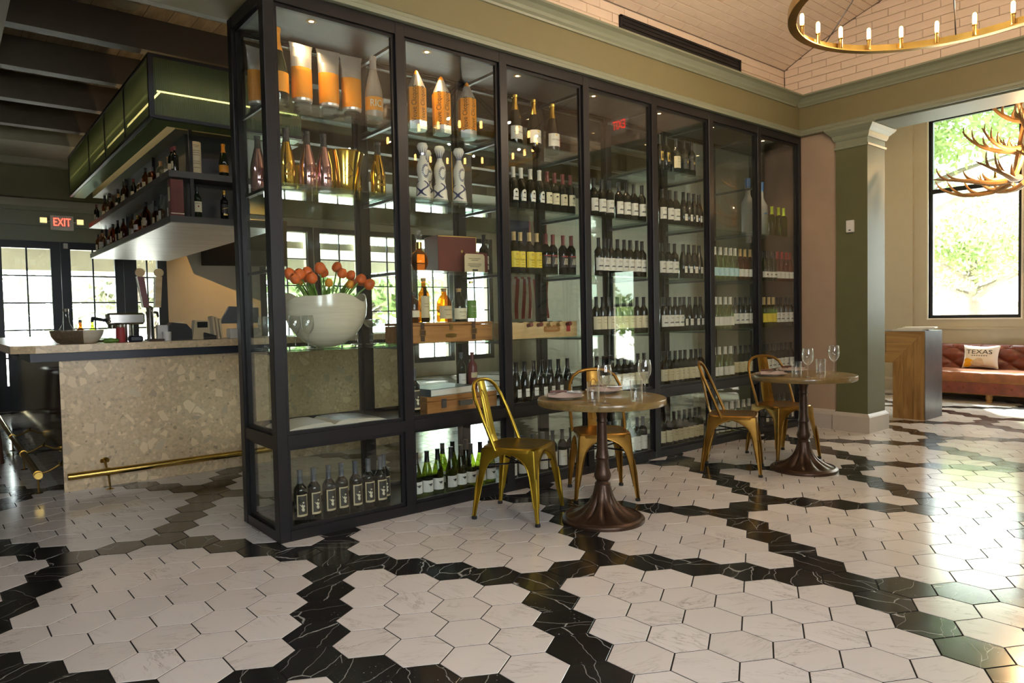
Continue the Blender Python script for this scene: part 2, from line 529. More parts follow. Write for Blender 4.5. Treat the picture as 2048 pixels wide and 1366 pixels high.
# ------------------------------------------------------------------ mesh helpers
class MB:
    def __init__(s):
        s.V = []
        s.F = []
        s.MI = []
    def add(s, V, F, mi=0):
        n = len(s.V)
        s.V += [tuple(v) for v in V]
        s.F += [tuple(i + n for i in f) for f in F]
        s.MI += [mi] * len(F)
        return s
    def box(s, x0, x1, y0, y1, z0, z1, mi=0, mat=None):
        V = [(x, y, z) for z in (z0, z1) for y in (y0, y1) for x in (x0, x1)]
        if mat:
            V = [mat @ Vector(v) for v in V]
        return s.add(V, [(0, 2, 3, 1), (4, 5, 7, 6), (0, 1, 5, 4), (2, 6, 7, 3), (0, 4, 6, 2), (1, 3, 7, 5)], mi)
    def cbox(s, x0, x1, y0, y1, z0, z1, c=.004, mi=0):
        # box with chamfered vertical and top edges
        def ring(d, z):
            return [(x0 + d, y0, z), (x1 - d, y0, z), (x1, y0 + d, z), (x1, y1 - d, z), (x1 - d, y1, z), (x0 + d, y1, z), (x0, y1 - d, z), (x0, y0 + d, z)]
        def inner(d, z):
            return [(x0 + d + d * .4, y0 + d, z), (x1 - d - d * .4, y0 + d, z), (x1 - d, y0 + d * 1.4, z), (x1 - d, y1 - d * 1.4, z), (x1 - d * 1.4, y1 - d, z), (x0 + d * 1.4, y1 - d, z), (x0 + d, y1 - d * 1.4, z), (x0 + d, y0 + d * 1.4, z)]
        V = inner(c, z0) + ring(c, z0 + c) + ring(c, z1 - c) + inner(c, z1)
        F = [tuple(range(7, -1, -1)), tuple(range(24, 32))]
        for k in range(3):
            for i in range(8):
                j = (i + 1) % 8
                F.append((k * 8 + i, k * 8 + j, k * 8 + 8 + j, k * 8 + 8 + i))
        return s.add(V, F, mi)
    def lathe(s, prof, n=20, cx=0, cy=0, cz=0, mi=0, fn=None, a0=0, a1=2 * pi):
        full = abs(a1 - a0 - 2 * pi) < 1e-6
        m = n if full else n + 1
        V = []
        for r, z in prof:
            for k in range(m):
                a = a0 + (a1 - a0) * k / n
                rr = fn(r, z, a) if fn else r
                V.append((cx + rr * cos(a), cy + rr * sin(a), cz + z))
        F = []
        for i in range(len(prof) - 1):
            for k in range(n):
                k2 = (k + 1) % m
                F.append((i * m + k, i * m + k2, (i + 1) * m + k2, (i + 1) * m + k))
        return s.add(V, F, mi)
    def tube(s, P, R, n=8, mi=0, closed=False):
        P = [Vector(p) for p in P]
        if not isinstance(R, (list, tuple)):
            R = [R] * len(P)
        V = []
        m = len(P)
        ref = None
        for i in range(m):
            if closed:
                t = P[(i + 1) % m] - P[i - 1]
            else:
                t = P[min(i + 1, m - 1)] - P[max(i - 1, 0)]
            t.normalize()
            if ref is None:
                ref = t.orthogonal().normalized()
            u = (ref - t * ref.dot(t))
            if u.length < 1e-5:
                u = t.orthogonal()
            u.normalize()
            ref = u
            v = t.cross(u)
            for k in range(n):
                a = 2 * pi * k / n
                V.append(P[i] + (u * cos(a) + v * sin(a)) * R[i])
        F = []
        for i in range(m if closed else m - 1):
            j = (i + 1) % m
            for k in range(n):
                k2 = (k + 1) % n
                F.append((i * n + k, i * n + k2, j * n + k2, j * n + k))
        if not closed:
            F.append(tuple(range(n - 1, -1, -1)))
            F.append(tuple(range((m - 1) * n, m * n)))
        return s.add(V, F, mi)
    def prism(s, poly, axis, a, b, mi=0):
        # poly: 2-D points in the plane normal to axis
        n = len(poly)
        def P(p, t):
            return {'X': (t, p[0], p[1]), 'Y': (p[0], t, p[1]), 'Z': (p[0], p[1], t)}[axis]
        V = [P(p, a) for p in poly] + [P(p, b) for p in poly]
        F = [tuple(range(n - 1, -1, -1)), tuple(range(n, 2 * n))] + [(i, (i + 1) % n, n + (i + 1) % n, n + i) for i in range(n)]
        return s.add(V, F, mi)
    def sphere(s, c, r, nu=12, nv=8, sx=1, sy=1, sz=1, mi=0):
        V = []
        for i in range(nv + 1):
            t = pi * i / nv
            for k in range(nu):
                a = 2 * pi * k / nu
                V.append((c[0] + r * sx * sin(t) * cos(a), c[1] + r * sy * sin(t) * sin(a), c[2] + r * sz * cos(t)))
        F = [(i * nu + k, (i + 1) * nu + k, (i + 1) * nu + (k + 1) % nu, i * nu + (k + 1) % nu) for i in range(nv) for k in range(nu)]
        return s.add(V, F, mi)
    def mesh(s, name, mats, smooth=True, ang=38):
        me = bpy.data.meshes.new(name)
        me.from_pydata(s.V, [], s.F)
        if isinstance(mats, str):
            mats = [mats]
        for m in mats:
            me.materials.append(MATS[m])
        if len(mats) > 1:
            me.polygons.foreach_set('material_index', s.MI)
        me.validate()
        me.update()
        if smooth:
            me.polygons.foreach_set('use_smooth', [True] * len(me.polygons))
            me.set_sharp_from_angle(angle=radians(ang))
        return me
def O(name, me, parent=None, loc=None, rot=None, **props):
    o = bpy.data.objects.new(name, me)
    C.objects.link(o)
    if parent is not None:
        o.parent = parent
    if loc is not None:
        o.location = loc
    if rot is not None:
        o.rotation_euler = rot
    for k, v in props.items():
        o[k] = v
    return o
def S(name, mb, mat, parent=None, smooth=True):
    o = O(name, mb.mesh(name, mat, smooth), parent)
    if parent is None:
        o['kind'] = 'structure'
    return o
def thing(name, label, cat, loc=(0, 0, 0), rz=0, group=None, me=None):
    o = O(name, me, None, loc, (0, 0, rz))
    o['label'] = label
    o['category'] = cat
    if group:
        o['group'] = group
    return o
def kid(name, mb, mat, parent, smooth=True, ang=38):
    return O(name, mb.mesh(name, mat, smooth, ang), parent)
def copy_tree(src, parent=None):
    c = src.copy()
    C.objects.link(c)
    c.parent = parent
    for ch in list(src.children):
        copy_tree(ch, c)
    return c
ORD = ['leftmost', 'second', 'third', 'fourth', 'fifth', 'sixth', 'seventh', 'eighth', 'ninth', 'tenth', 'eleventh', 'twelfth', 'thirteenth', 'fourteenth', 'fifteenth', 'sixteenth', 'seventeenth', 'eighteenth', 'nineteenth', 'twentieth']

def text_mesh(body, size, sx=1.0):
    cu = bpy.data.curves.new('txt', 'FONT')
    cu.body = body
    cu.size = size
    cu.align_x = 'CENTER'
    cu.align_y = 'CENTER'
    cu.resolution_u = 3
    o = bpy.data.objects.new('txt', cu)
    C.objects.link(o)
    dg = bpy.context.evaluated_depsgraph_get()
    m = bpy.data.meshes.new_from_object(o.evaluated_get(dg))
    V = [(v.co.x * sx, v.co.y) for v in m.vertices]
    F = [tuple(p.vertices) for p in m.polygons]
    bpy.data.objects.remove(o)
    bpy.data.meshes.remove(m)
    return V, F
def flat_text(mb, TF, org, ux, uy, mi=0):
    # lays 2-D text on a plane with origin org and unit axes ux, uy
    org, ux, uy = Vector(org), Vector(ux), Vector(uy)
    mb.add([org + ux * x + uy * y for x, y in TF[0]], TF[1], mi)
    return mb
def wrap(mb, TF, r, zc, a=-pi / 2, mi=0):
    # wraps 2-D shapes on a cylinder of radius r, centred at angle a (default facing -Y);
    # a wide single polygon is cut into narrow upright strips so that it follows the curve
    if len(TF[1]) == 1:
        P = TF[0]
        x0, x1 = min(p[0] for p in P), max(p[0] for p in P)
        n = max(1, int((x1 - x0) / .0022))
        V, F = [], []
        for k in range(n):
            xa, xb = x0 + (x1 - x0) * k / n, x0 + (x1 - x0) * (k + 1) / n
            xm = (xa + xb) / 2
            ys = []
            for (ax, ay), (bx, by) in zip(P, P[1:] + P[:1]):
                if (ax - xm) * (bx - xm) < 0:
                    ys.append(ay + (by - ay) * (xm - ax) / (bx - ax))
            ys.sort()
            for ya, yb in zip(ys[::2], ys[1::2]):
                i = len(V)
                V += [(xa, ya), (xb, ya), (xb, yb), (xa, yb)]
                F.append((i, i + 1, i + 2, i + 3))
        TF = (V, F)
    mb.add([(r * cos(a + x / r), r * sin(a + x / r), zc + y) for x, y in TF[0]], TF[1], mi)
    return mb
def poly(*pts):
    return (list(pts), [tuple(range(len(pts)))])
TX = {k: text_mesh(k, s, x) for k, s, x in (('EXIT', .17, .66), ('TEXAS', .085, 1.25), ('RICH', .05, .8), ('TAITTINGER', .012, 1), ('Veuve Clicquot', .05, .75), ('INSIGNIA', .045, 1), ('Caymus', .02, .9), ('Weller', .018, 1), ('JAMESON', .012, 1), ('WHISTLEPIG', .011, .9), ('A', .045, 1), ('S', .10, .8))}
# ================================================================== FLOOR
HS = 0.132                                         # side of one hexagonal tile
AX, AY = radians(-29.0), radians(-119.0)
OU, OV = -2.82149, -4.81489
def lat(u, v):
    u -= OU
    v -= OV
    return HS * (u * cos(AX) + v * sin(AX)), HS * (u * cos(AY) + v * sin(AY))
BASE = set()
for k in range(-5, 6):
    BASE.add((k, 0))
    BASE.add((0, k))
BASE.add((6, -1))
def is_black(i, j):
    i += 1
    j += 1
    # pattern repeats with (7,-7) and (12,-2)
    for a in range(-9, 10):
        for b in range(-6, 7):
            if (i - 7 * a - 12 * b, j + 7 * a + 2 * b) in BASE:
                return True
    return False
def px(p):
    d = Vector(p) - CAM
    z = d.dot(RZ)
    if z < .1:
        return None
    return 1024 + FPX * d.dot(RX) / z, 683 + FPX * d.dot(RY) / z, z
floor = S('floor', MB().box(-6.2, 10.2, -8.1, 9.05, -.12, -.0018), 'grout')
G = .0033
def hexring(r, z):
    # vertices point along the lattice u axis
    return [(r * cos(AX_U + k * pi / 3), r * sin(AX_U + k * pi / 3), z) for k in range(6)]
AX_U = atan2(lat(1, 0)[1] - lat(0, 0)[1], lat(1, 0)[0] - lat(0, 0)[0])
def hexmb(mb, cx, cy, mi=0):
    r0, r1 = HS - G, HS - G - .0009
    V = [(cx + x, cy + y, z) for x, y, z in hexring(r0, -.0018) + hexring(r0, -.0008) + hexring(r1, 0)]
    F = [tuple(range(12, 18))]
    for k in range(2):
        for i in range(6):
            F.append((k * 6 + i, k * 6 + (i + 1) % 6, k * 6 + 6 + (i + 1) % 6, k * 6 + 6 + i))
    mb.add(V, F, mi)
tm = {b: None for b in (0, 1)}
for b in (0, 1):
    mb = MB()
    hexmb(mb, 0, 0)
    tm[b] = mb.mesh('floor_tile', 'tile_black' if b else 'tile_white', True, 20)
cells = []
for i in range(-75, 80):
    for j in range(-110, 80):
        x, y = lat(1.5 * i + 1, sqrt(3) * (j + i / 2))
        if -6.1 < x < 10.1 and (-5.1 if x < 6 else -8.0) < y < 8.9:
            q = px((x, y, 0))
            vis = q is not None and -40 < q[0] < 2088 and q[1] < 1400 and not (0 < x < 5.78 and 0 < y < .6) and not (-.7 < x < 3 and y > 2.4)
            hid = y > .55 and x > 0
            cells.append((q[2] if (vis and not hid) else 999, i, j, x, y))
cells.sort()
rest = MB()
rnd = []
for k, (d, i, j, x, y) in enumerate(cells):
    bk = is_black(i, j)
    if k < 300:
        O('floor_tile', tm[1 if bk else 0], floor, (x, y, 0))
    else:
        n = len(rest.F)
        hexmb(rest, x, y, 1 if bk else 0)
        rnd += [random.random()] * (len(rest.F) - n)
me = rest.mesh('far_floor_tile', ['tile_white_far', 'tile_black_far'], True, 20)
at = me.attributes.new('rnd', 'FLOAT', 'FACE')
at.data.foreach_set('value', rnd)
o = O('far_floor_tile', me, floor)
o['kind'] = 'stuff'

# ================================================================== WALLS, BEAMS, VAULT
# main dining room
YS, ZS = .17, 3.845                                   # springing of the vault
VC, VZ = -2.32, -.988
VR = sqrt((YS - VC) ** 2 + (ZS - VZ) ** 2)
AS = math.acos((YS - VC) / VR)
def vault_pt(t, r=0.0):
    # t: arc length from z = 3.50 on the cabinet side, r: offset outwards
    if t < ZS - 3.50:
        return YS + r, 3.50 + t, 0.0
    a = AS + (t - (ZS - 3.50)) / VR
    return VC + (VR + r) * cos(a), VZ + (VR + r) * sin(a), a
ARC = (ZS - 3.50) + VR * (pi - 2 * AS)
TOT = ARC + (ZS - 3.50)
mb = MB()
N = 40
V = []
for k in range(N + 1):
    t = (ZS - 3.5) * k / 4 if k < 4 else (ZS - 3.5) + (ARC - (ZS - 3.5)) * (k - 4) / (N - 4)
    y, z, a = vault_pt(t, .015)
    y2, z2, a2 = vault_pt(t, .10)
    V += [(-6, y, z), (5.95, y, z), (-6, y2, z2), (5.95, y2, z2)]
V += [(-6, 2 * VC - YS - .015, 3.5), (5.95, 2 * VC - YS - .015, 3.5), (-6, 2 * VC - YS - .10, 3.5), (5.95, 2 * VC - YS - .10, 3.5)]
F = []
for k in range(N + 1):
    a, b = k * 4, k * 4 + 4
    F += [(a, a + 1, b + 1, b), (a + 2, b + 2, b + 3, a + 3)]
mb.add(V, F)
vault = S('ceiling', mb, 'mortar')
BL, BH, BT = .305, .0762, .012
def brick_mesh(name, L, H):
    mb = MB()
    e = .004
    # local: x along length, y along course height, z outwards (towards the room)
    V = [(-L / 2, -H / 2, 0), (L / 2, -H / 2, 0), (L / 2, H / 2, 0), (-L / 2, H / 2, 0), (-L / 2, -H / 2, BT - e), (L / 2, -H / 2, BT - e), (L / 2, H / 2, BT - e), (-L / 2, H / 2, BT - e),
         (-L / 2 + e, -H / 2 + e, BT), (L / 2 - e, -H / 2 + e, BT), (L / 2 - e, H / 2 - e, BT), (-L / 2 + e, H / 2 - e, BT)]
    F = [(8, 9, 10, 11)]
    for k in (0, 4):
        for i in range(4):
            j = (i + 1) % 4
            F.append((k + i, k + j, k + 4 + j, k + 4 + i))
    mb.add(V, F)
    return mb.mesh(name, 'brick_white', True, 25)
bm_full = brick_mesh('brick', BL - .003, BH - .003)
bm_half = brick_mesh('brick', BL / 2 - .003, BH - .003)
vb = []
nrow = int((ARC - .06) / BH)
VENT = (3.10, 4.90, 3.6164, 3.7688)
T0 = ZS - 3.5 - 4 * BH
for r in range(nrow):
    t = T0 + BH * (r + .5)
    y, z, a = vault_pt(t, .014)
    # orientation: x along X, y along the arc, z to the room
    if t < ZS - 3.5:
        up = Vector((0, 0, 1))
    else:
        up = Vector((0, -sin(a), cos(a)))
    nrm = Vector((1, 0, 0)).cross(up)
    x = 5.761
    first = r % 2
    while x > -2.2:
        L = BL / 2 if first else BL
        cxm = x - L / 2
        x -= L
        half = bool(first)
        first = 0
        pieces = [(cxm, L, None)]
        if VENT[2] < z < VENT[3] and t < ZS - 3.5:
            lo_, hi_ = cxm - L / 2, cxm + L / 2
            pieces = []
            for s0, s1 in ((lo_, min(hi_, VENT[0] - .004)), (max(lo_, VENT[1] + .004), hi_)):
                if s1 - s0 > .02:
                    pieces.append(((s0 + s1) / 2, s1 - s0, None if s1 - s0 > L - .002 else brick_mesh('brick', s1 - s0 - .003, BH - .003)))
        for cxm, L, cm in pieces:
            jt = random.uniform(-.0012, .0012)
            m = Matrix((Vector((1, 0, 0)), up, nrm)).transposed()
            m = m @ Matrix.Rotation(random.uniform(-.012, .012), 3, 'X') @ Matrix.Rotation(random.uniform(-.006, .006), 3, 'Y')
            mw = m.to_4x4()
            mw.translation = Vector((cxm, y, z)) + nrm * jt
            q = px((cxm, y, z))
            vis = q is not None and -20 < q[0] < 2080 and -25 < q[1] < 400 and cxm > 1.9 and y > -2.2
            vb.append((q[2] if vis else 999, half, mw, cm))
vb.sort(key=lambda e: e[0])
rest = MB()
def add_mesh(mb, me_, mw):
    mb.add([mw @ v.co for v in me_.vertices], [tuple(p.vertices) for p in me_.polygons])
for k, (d, half, mw, cm) in enumerate(vb):
    me_ = cm or (bm_half if half else bm_full)
    if k < 290 and d < 900:
        o = O('brick', me_, vault)
        o.matrix_local = mw
    else:
        add_mesh(rest, me_, mw)
o = O('far_brick', rest.mesh('far_brick', 'brick_white', True, 25), vault)
o['kind'] = 'stuff'
# end wall above the lobby beam
XE = 5.76
mb = MB()
ys = [YS - (YS * 2 - 2 * VC) * k / 40 for k in range(41)]
pl = [(YS, 3.42)] + [(y, VZ + sqrt(max(0, VR ** 2 - (y - VC) ** 2)) + .01) for y in ys] + [(2 * VC - YS, 3.42)]
mb.prism([(p[0], p[1]) for p in pl], 'X', XE + .016, XE + .14)
ewall = S('wall_end', mb, 'mortar')
eb = []
r = 0
z = 3.50 + T0 + BH / 2
while z - BH / 2 < VZ + VR - .03:
    y = YS
    first = r % 2
    while y > 2 * VC - YS:
        L = BL / 2 if first else BL
        cym = y - L / 2
        y -= L
        half = bool(first)
        first = 0
        arch = lambda yy: VZ + sqrt(max(0, VR ** 2 - (max(min(yy, YS), 2 * VC - YS) - VC) ** 2)) - .004
        ya, yb = cym + L / 2 - .0015, cym - L / 2 + .0015
        za, zb, zl, zh = arch(ya), arch(yb), z - BH / 2 + .0015, z + BH / 2 - .0015
        cm = None
        if min(za, zb) < zh:
            pts = [(yb, zl), (ya, zl)] if min(za, zb) > zl else []
            n_ = 8
            top_ = [(ya + (yb - ya) * t_ / n_, min(zh, arch(ya + (yb - ya) * t_ / n_))) for t_ in range(n_ + 1)]
            top_ = [p_ for p_ in top_ if p_[1] > zl + .001]
            if len(top_) < 3:
                continue
            if not pts:
                pts = [(top_[-1][0], zl), (top_[0][0], zl)]
            # local x = -Y, local y = Z
            cm = MB().prism([(-(p_[0] - cym), p_[1] - z) for p_ in pts + top_], 'Z', 0, BT).mesh('brick', 'brick_white', True, 25)
        m = Matrix((Vector((0, -1, 0)), Vector((0, 0, 1)), Vector((-1, 0, 0)))).transposed()
        m = m @ Matrix.Rotation(random.uniform(-.010, .010), 3, 'X') @ Matrix.Rotation(random.uniform(-.006, .006), 3, 'Y')
        mw = m.to_4x4()
        mw.translation = Vector((XE + .014, cym, z))
        q = px((XE, cym, z))
        vis = q is not None and q[0] < 2100 and q[1] > -20
        eb.append((q[2] if vis else 999, half, mw, cm))
    r += 1
    z += BH
rest = MB()
for d, half, mw, cm in eb:
    me_ = cm or (bm_half if half else bm_full)
    if d < 900:
        o = O('brick', me_, ewall)
        o.matrix_local = mw
    else:
        add_mesh(rest, me_, mw)
o = O('far_brick', rest.mesh('far_brick', 'brick_white', True, 25), ewall)
o['kind'] = 'stuff'
# linear air vent in the vault wall
vt = thing('air_vent', 'long black linear air vent slot in the white brick vault', 'vent', (4.0, .165, 3.6155))
mb = MB()
a, b, z0, z1 = VENT
mb.box(a - 4.0, b - 4.0, -.012, .0, -.0, .018).box(a - 4.0, b - 4.0, -.012, 0, .14, .158).box(a - 4.0, a - 3.98, -.012, 0, 0, .158).box(b - 4.02, b - 4.0, -.012, 0, 0, .158)
kid('frame', mb, 'steel_dark', vt, False)
kid('slot_back', MB().box(a - 4, b - 4, 0.0, .008, 0, .158), 'vent_black', vt, False)
kid('blade', MB().box(a - 3.97, b - 4.03, -.01, 0, .075, .083), 'steel_dark', vt, False)
kid('blade', MB().box(a - 3.97, b - 4.03, -.008, 0, .11, .116), 'steel_dark', vt, False)

def moulding(mb, prof, axis, a, b, sign=1, mi=0):
    # prof: (offset outwards, z); runs along axis from a to b
    return mb.prism(prof, axis, a, b, mi)
# cabinet-side fascia beam (runs along X)
mb = MB()
mb.prism([(.0, 3.165), (.0, 3.43), (.17, 3.43), (.17, 3.50), (.60, 3.5), (.60, 3.10), (.0, 3.10)], 'X', -6, 5.9)
fb = S('wall_front', mb, 'plaster_green', None, False)
mb = MB()
mb.prism([(.0, 3.098), (-.035, 3.098), (-.042, 3.12), (-.03, 3.128), (-.03, 3.15), (-.018, 3.163), (.0, 3.165)], 'X', -6, 5.725)
S('trim_1', mb, 'trim_green', None, False)
mb = MB()
mb.prism([(.0, 3.40), (-.015, 3.40), (-.02, 3.415), (-.035, 3.43), (-.045, 3.45), (-.07, 3.475), (-.10, 3.49), (-.10, 3.505), (.165, 3.505), (.165, 3.44), (.0, 3.44)], 'X', -6, 5.66)
S('trim_2', mb, 'trim_green', None, False)
# lobby-side beam (runs along Y)
mb = MB()
mb.box(5.745, 6.2, -5.0, .62, 3.10, 3.50)
S('wall_beam', mb, 'plaster_green', None, False)
mb = MB()
mb.prism([(5.745, 3.098), (5.71, 3.098), (5.703, 3.12), (5.715, 3.128), (5.715, 3.15), (5.727, 3.163), (5.745, 3.165)], 'Y', -5.0, -.0)
S('trim_3', mb, 'trim_green', None, False)
mb = MB()
mb.prism([(5.745, 3.40), (5.73, 3.40), (5.725, 3.415), (5.71, 3.43), (5.70, 3.45), (5.675, 3.475), (5.645, 3.49), (5.645, 3.505), (5.80, 3.505), (5.80, 3.44), (5.745, 3.44)], 'Y', -5.0, -.0)
S('trim_4', mb, 'trim_green', None, False)
S('trim_5', MB().box(5.76, 6.19, -5, -.7, 3.085, 3.102), 'soffit_green_dim', None, False)
# alcove wall beside the cabinet
S('wall_right', MB().box(5.80, 6.17, -.42, .62, 0, 3.10), 'wall_pink', None, False)
mb = MB()
mb.prism([(5.80, 0), (5.765, 0), (5.765, .15), (5.772, .17), (5.785, .185), (5.80, .20)], 'Y', -.36, -.002)
S('baseboard_right', mb, 'baseboard', None, False)
# pilaster
pc = S('wall_pilaster', MB().box(5.765, 6.165, -.70, -.385, .19, 2.905), 'column_green', None, False)
mb = MB()
def collar(mb, z0, z1, d0, d1):
    x0, x1, y0, y1 = 5.765, 6.165, -.70, -.385
    V = [(x0 - d0, y0 - d0, z0), (x1 + d0, y0 - d0, z0), (x1 + d0, y1 + d0, z0), (x0 - d0, y1 + d0, z0), (x0 - d1, y0 - d1, z1), (x1 + d1, y0 - d1, z1), (x1 + d1, y1 + d1, z1), (x0 - d1, y1 + d1, z1)]
    mb.add(V, [(3, 2, 1, 0), (4, 5, 6, 7), (0, 1, 5, 4), (1, 2, 6, 5), (2, 3, 7, 6), (3, 0, 4, 7)])
for z0, z1, d0, d1 in ((2.885, 2.905, .012, .016), (2.905, 2.97, .002, .002), (2.97, 2.985, .012, .02), (2.985, 3.02, .022, .03), (3.02, 3.05, .032, .06), (3.05, 3.08, .062, .085), (3.08, 3.099, .085, .085)):
    collar(mb, z0, z1, d0, d1)
S('trim_capital', mb, 'trim_green', None, False)
mb = MB()
for z0, z1, d0, d1 in ((0, .155, .03, .03), (.155, .17, .03, .022), (.17, .19, .02, .006)):
    collar(mb, z0, z1, d0, d1)
S('baseboard_pilaster', mb, 'baseboard', None, False)
# header line over the passage left of the cabinet is the fascia beam above; its ceiling side
S('ceiling_header', MB().box(-6, 5.9, .60, .66, 3.10, 3.95), 'plaster_grey', None, False)

# lobby
mb = MB()
edges = sorted([(min(a, b), max(a, b), z0, z1) for a, b, z0, z1 in WIN_X])
y = -8.0
for a, b, z0, z1 in edges:
    mb.box(9.95, 10.15, y, a, 0, 4.4)
    mb.box(9.95, 10.15, a, b, 0, z0)
    mb.box(9.95, 10.15, a, b, z1, 4.4)
    y = b
mb.box(9.95, 10.15, y, 1.4, 0, 4.4)
S('wall_lobby', mb, 'wall_cream', None, False)
S('wall_lobby_side', MB().box(6.2, 10.15, 1.3, 1.42, 0, 4.4), 'wall_cream', None, False)
S('wall_lobby_pilaster', MB().box(9.90, 9.95, .44, 1.3, .0, 4.4), 'wall_cream', None, False)
S('wall_lobby_back', MB().box(6.0, 10.15, -8.1, -8.0, 0, 4.4), 'wall_cream', None, False)
S('ceiling_lobby', MB().box(5.95, 10.15, -8.1, 1.42, 4.4, 4.5), 'wall_cream', None, False)
S('wall_lobby_inner', MB().box(5.95, 6.0, -8.1, -4.6, 0, 4.4).box(5.94, 6.19, -8.1, 1.42, 3.5, 4.4), 'wall_cream', None, False)
S('wall_lobby_partition', MB().box(6.17, 6.25, -.36, 1.42, 0, 4.4), 'wall_cream', None, False)
mb = MB()
mb.prism([(9.90, 0), (9.88, 0), (9.88, .16), (9.89, .18), (9.90, .19)], 'Y', .44, 1.3).prism([(9.95, 0), (9.93, 0), (9.93, .16), (9.94, .18), (9.95, .19)], 'Y', -5.8, .44)
S('baseboard_lobby', mb, 'baseboard', None, False)
S('trim_sill', MB().box(9.93, 9.95, -5.5, .44, .93, .955), 'wall_cream', None, False)
for n, (a, b, z0, z1) in enumerate(WIN_X):
    a, b = max(a, b), min(a, b)
    zt = z0 + (z1 - z0) * .635
    fr = MB()
    fr.box(9.99, 10.05, b, b + .045, z0, z1).box(9.99, 10.05, a - .045, a, z0, z1).box(9.99, 10.05, b + .045, a - .045, z0, z0 + .045).box(9.99, 10.05, b + .045, a - .045, z1 - .045, z1)
    wf = S('window_%d' % (n + 1), fr, 'steel_dark', None, False)
    kid('transom', MB().box(9.975, 10.055, b + .045, a - .045, zt - .03, zt + .035), 'steel_dark', wf, False)
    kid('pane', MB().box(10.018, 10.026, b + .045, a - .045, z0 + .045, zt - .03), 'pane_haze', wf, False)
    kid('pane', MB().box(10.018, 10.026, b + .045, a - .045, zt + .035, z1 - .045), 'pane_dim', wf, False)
    kid('jamb_lining', MB().box(9.94, 9.99, a, a + .02, z0 - .02, z1).box(9.94, 9.99, b - .02, b, z0 - .02, z1).box(9.93, 9.99, b, a, z0 - .02, z0), 'paper_white', wf, False)

# wall behind the camera with its added daylight windows, and the room's left end
mb = MB()
x = -6.0
for a, b in WIN_ADDED:
    mb.box(x, a, -5.15, -4.82, 0, 3.6).box(a, b, -5.15, -4.82, 0, WBZ[0]).box(a, b, -5.15, -4.82, WBZ[1], 3.6)
    x = b
mb.box(x, 6.0, -5.15, -4.82, 0, 3.6)
S('wall_back', mb, 'plaster_grey', None, False)
for n, (a, b) in enumerate(WIN_ADDED):
    fr = MB()
    fr.box(a, a + .05, -5.05, -4.99, *WBZ).box(b - .05, b, -5.05, -4.99, *WBZ).box(a + .05, b - .05, -5.05, -4.99, WBZ[0], WBZ[0] + .05).box(a + .05, b - .05, -5.05, -4.99, WBZ[1] - .05, WBZ[1])
    wf = S('window_%d' % (n + 20), fr, 'steel_dark', None, False)  # unseen opening, added for its daylight
    kid('muntin', MB().box((a + b) / 2 - .015, (a + b) / 2 + .015, -5.04, -5.0, WBZ[0] + .05, WBZ[1] - .05), 'steel_dark', wf, False)
S('wall_left', MB().box(-6.15, -6.0, -5.15, 9.0, 0, 4.2), 'plaster_grey', None, False)

# ================================================================== BAR ROOM SHELL
YB = 8.8
mb = MB()
x = -6.0
for a, b, z0, z1 in WIN_Y:
    if b < 1.5:
        x = b
        continue
    if x < 1.5:
        x = 1.54
    mb.box(x, a, YB, YB + .18, 0, 4.2)
    mb.box(a, b, YB, YB + .18, 0, z0)
    mb.box(a, b, YB, YB + .18, z1, 4.2)
    x = b
mb.box(x, 9.2, YB, YB + .18, 0, 4.2)
mb.box(-6, -1.0, YB, YB + .18, 0, 4.2).box(-1.0, 1.54, YB, YB + .18, 2.52, 4.2)
S('wall_bar', mb, 'wall_cream', None, False)
S('wall_bar_right', MB().box(9.2, 9.3, 1.42, 9, 0, 4.2), 'wall_cream', None, False)
S('wall_bar_near', MB().box(5.9, 9.3, 1.42, 1.5, 0, 4.2), 'wall_cream', None, False)
# navy doors with divided panes
def pane_grid(name, a, b, z0, z1, cols, rows, wallx0, wallx1, zb, zt):
    fr = MB()
    fr.box(wallx0, a, YB - .02, YB + .06, zb, zt).box(b, wallx1, YB - .02, YB + .06, zb, zt).box(a, b, YB - .02, YB + .06, zb, z0).box(a, b, YB - .02, YB + .06, z1, zt)
    wf = S(name, fr, 'navy', None, False)
    for c in range(1, cols):
        x = a + (b - a) * c / cols
        kid('muntin', MB().box(x - .011, x + .011, YB - .005, YB + .03, z0, z1), 'navy', wf, False)
    for r in range(1, rows):
        z = z0 + (z1 - z0) * r / rows
        kid('muntin', MB().box(a, b, YB - .004, YB + .029, z - .011, z + .011), 'navy', wf, False)
    kid('pane', MB().box(a, b, YB + .035, YB + .041, z0, z1), 'pane', wf, False)
    return wf
pane_grid('door_1', -.677, -.075, .37, 2.41, 2, 5, -1.0, .05, 0, 2.52)
pane_grid('door_2', .181, .78, .37, 2.41, 2, 5, .055, .90, 0, 2.52)
pane_grid('door_3', 1.09, 1.40, .37, 2.41, 2, 5, .905, 1.54, 0, 2.52)
for n, (a, b, z0, z1) in enumerate(WIN_Y[3:]):
    pane_grid('window_%d' % (n + 10), a, b, z0, z1, 2, 5, a - .11, b + .11, z0 - .1, z1 + .1)
mb = MB()
mb.box(-6, 3.0, YB - .05, YB, 2.52, 2.75).box(-6, 3.0, YB - .10, YB, 2.75, 2.96).box(-6, 3.0, YB - .14, YB, 2.96, 3.02)
S('trim_6', mb, 'trim_green', None, False)
S('wall_bar_upper', MB().box(-6, 9.2, YB - .16, YB - .001, 3.15, 3.72), 'column_green', None, False)
S('trim_7', MB().box(-6, 9.2, YB - .45, YB - .002, 3.72, 3.95).box(-6, 9.2, YB - .30, YB - .003, 3.60, 3.72), 'plaster_grey', None, False)
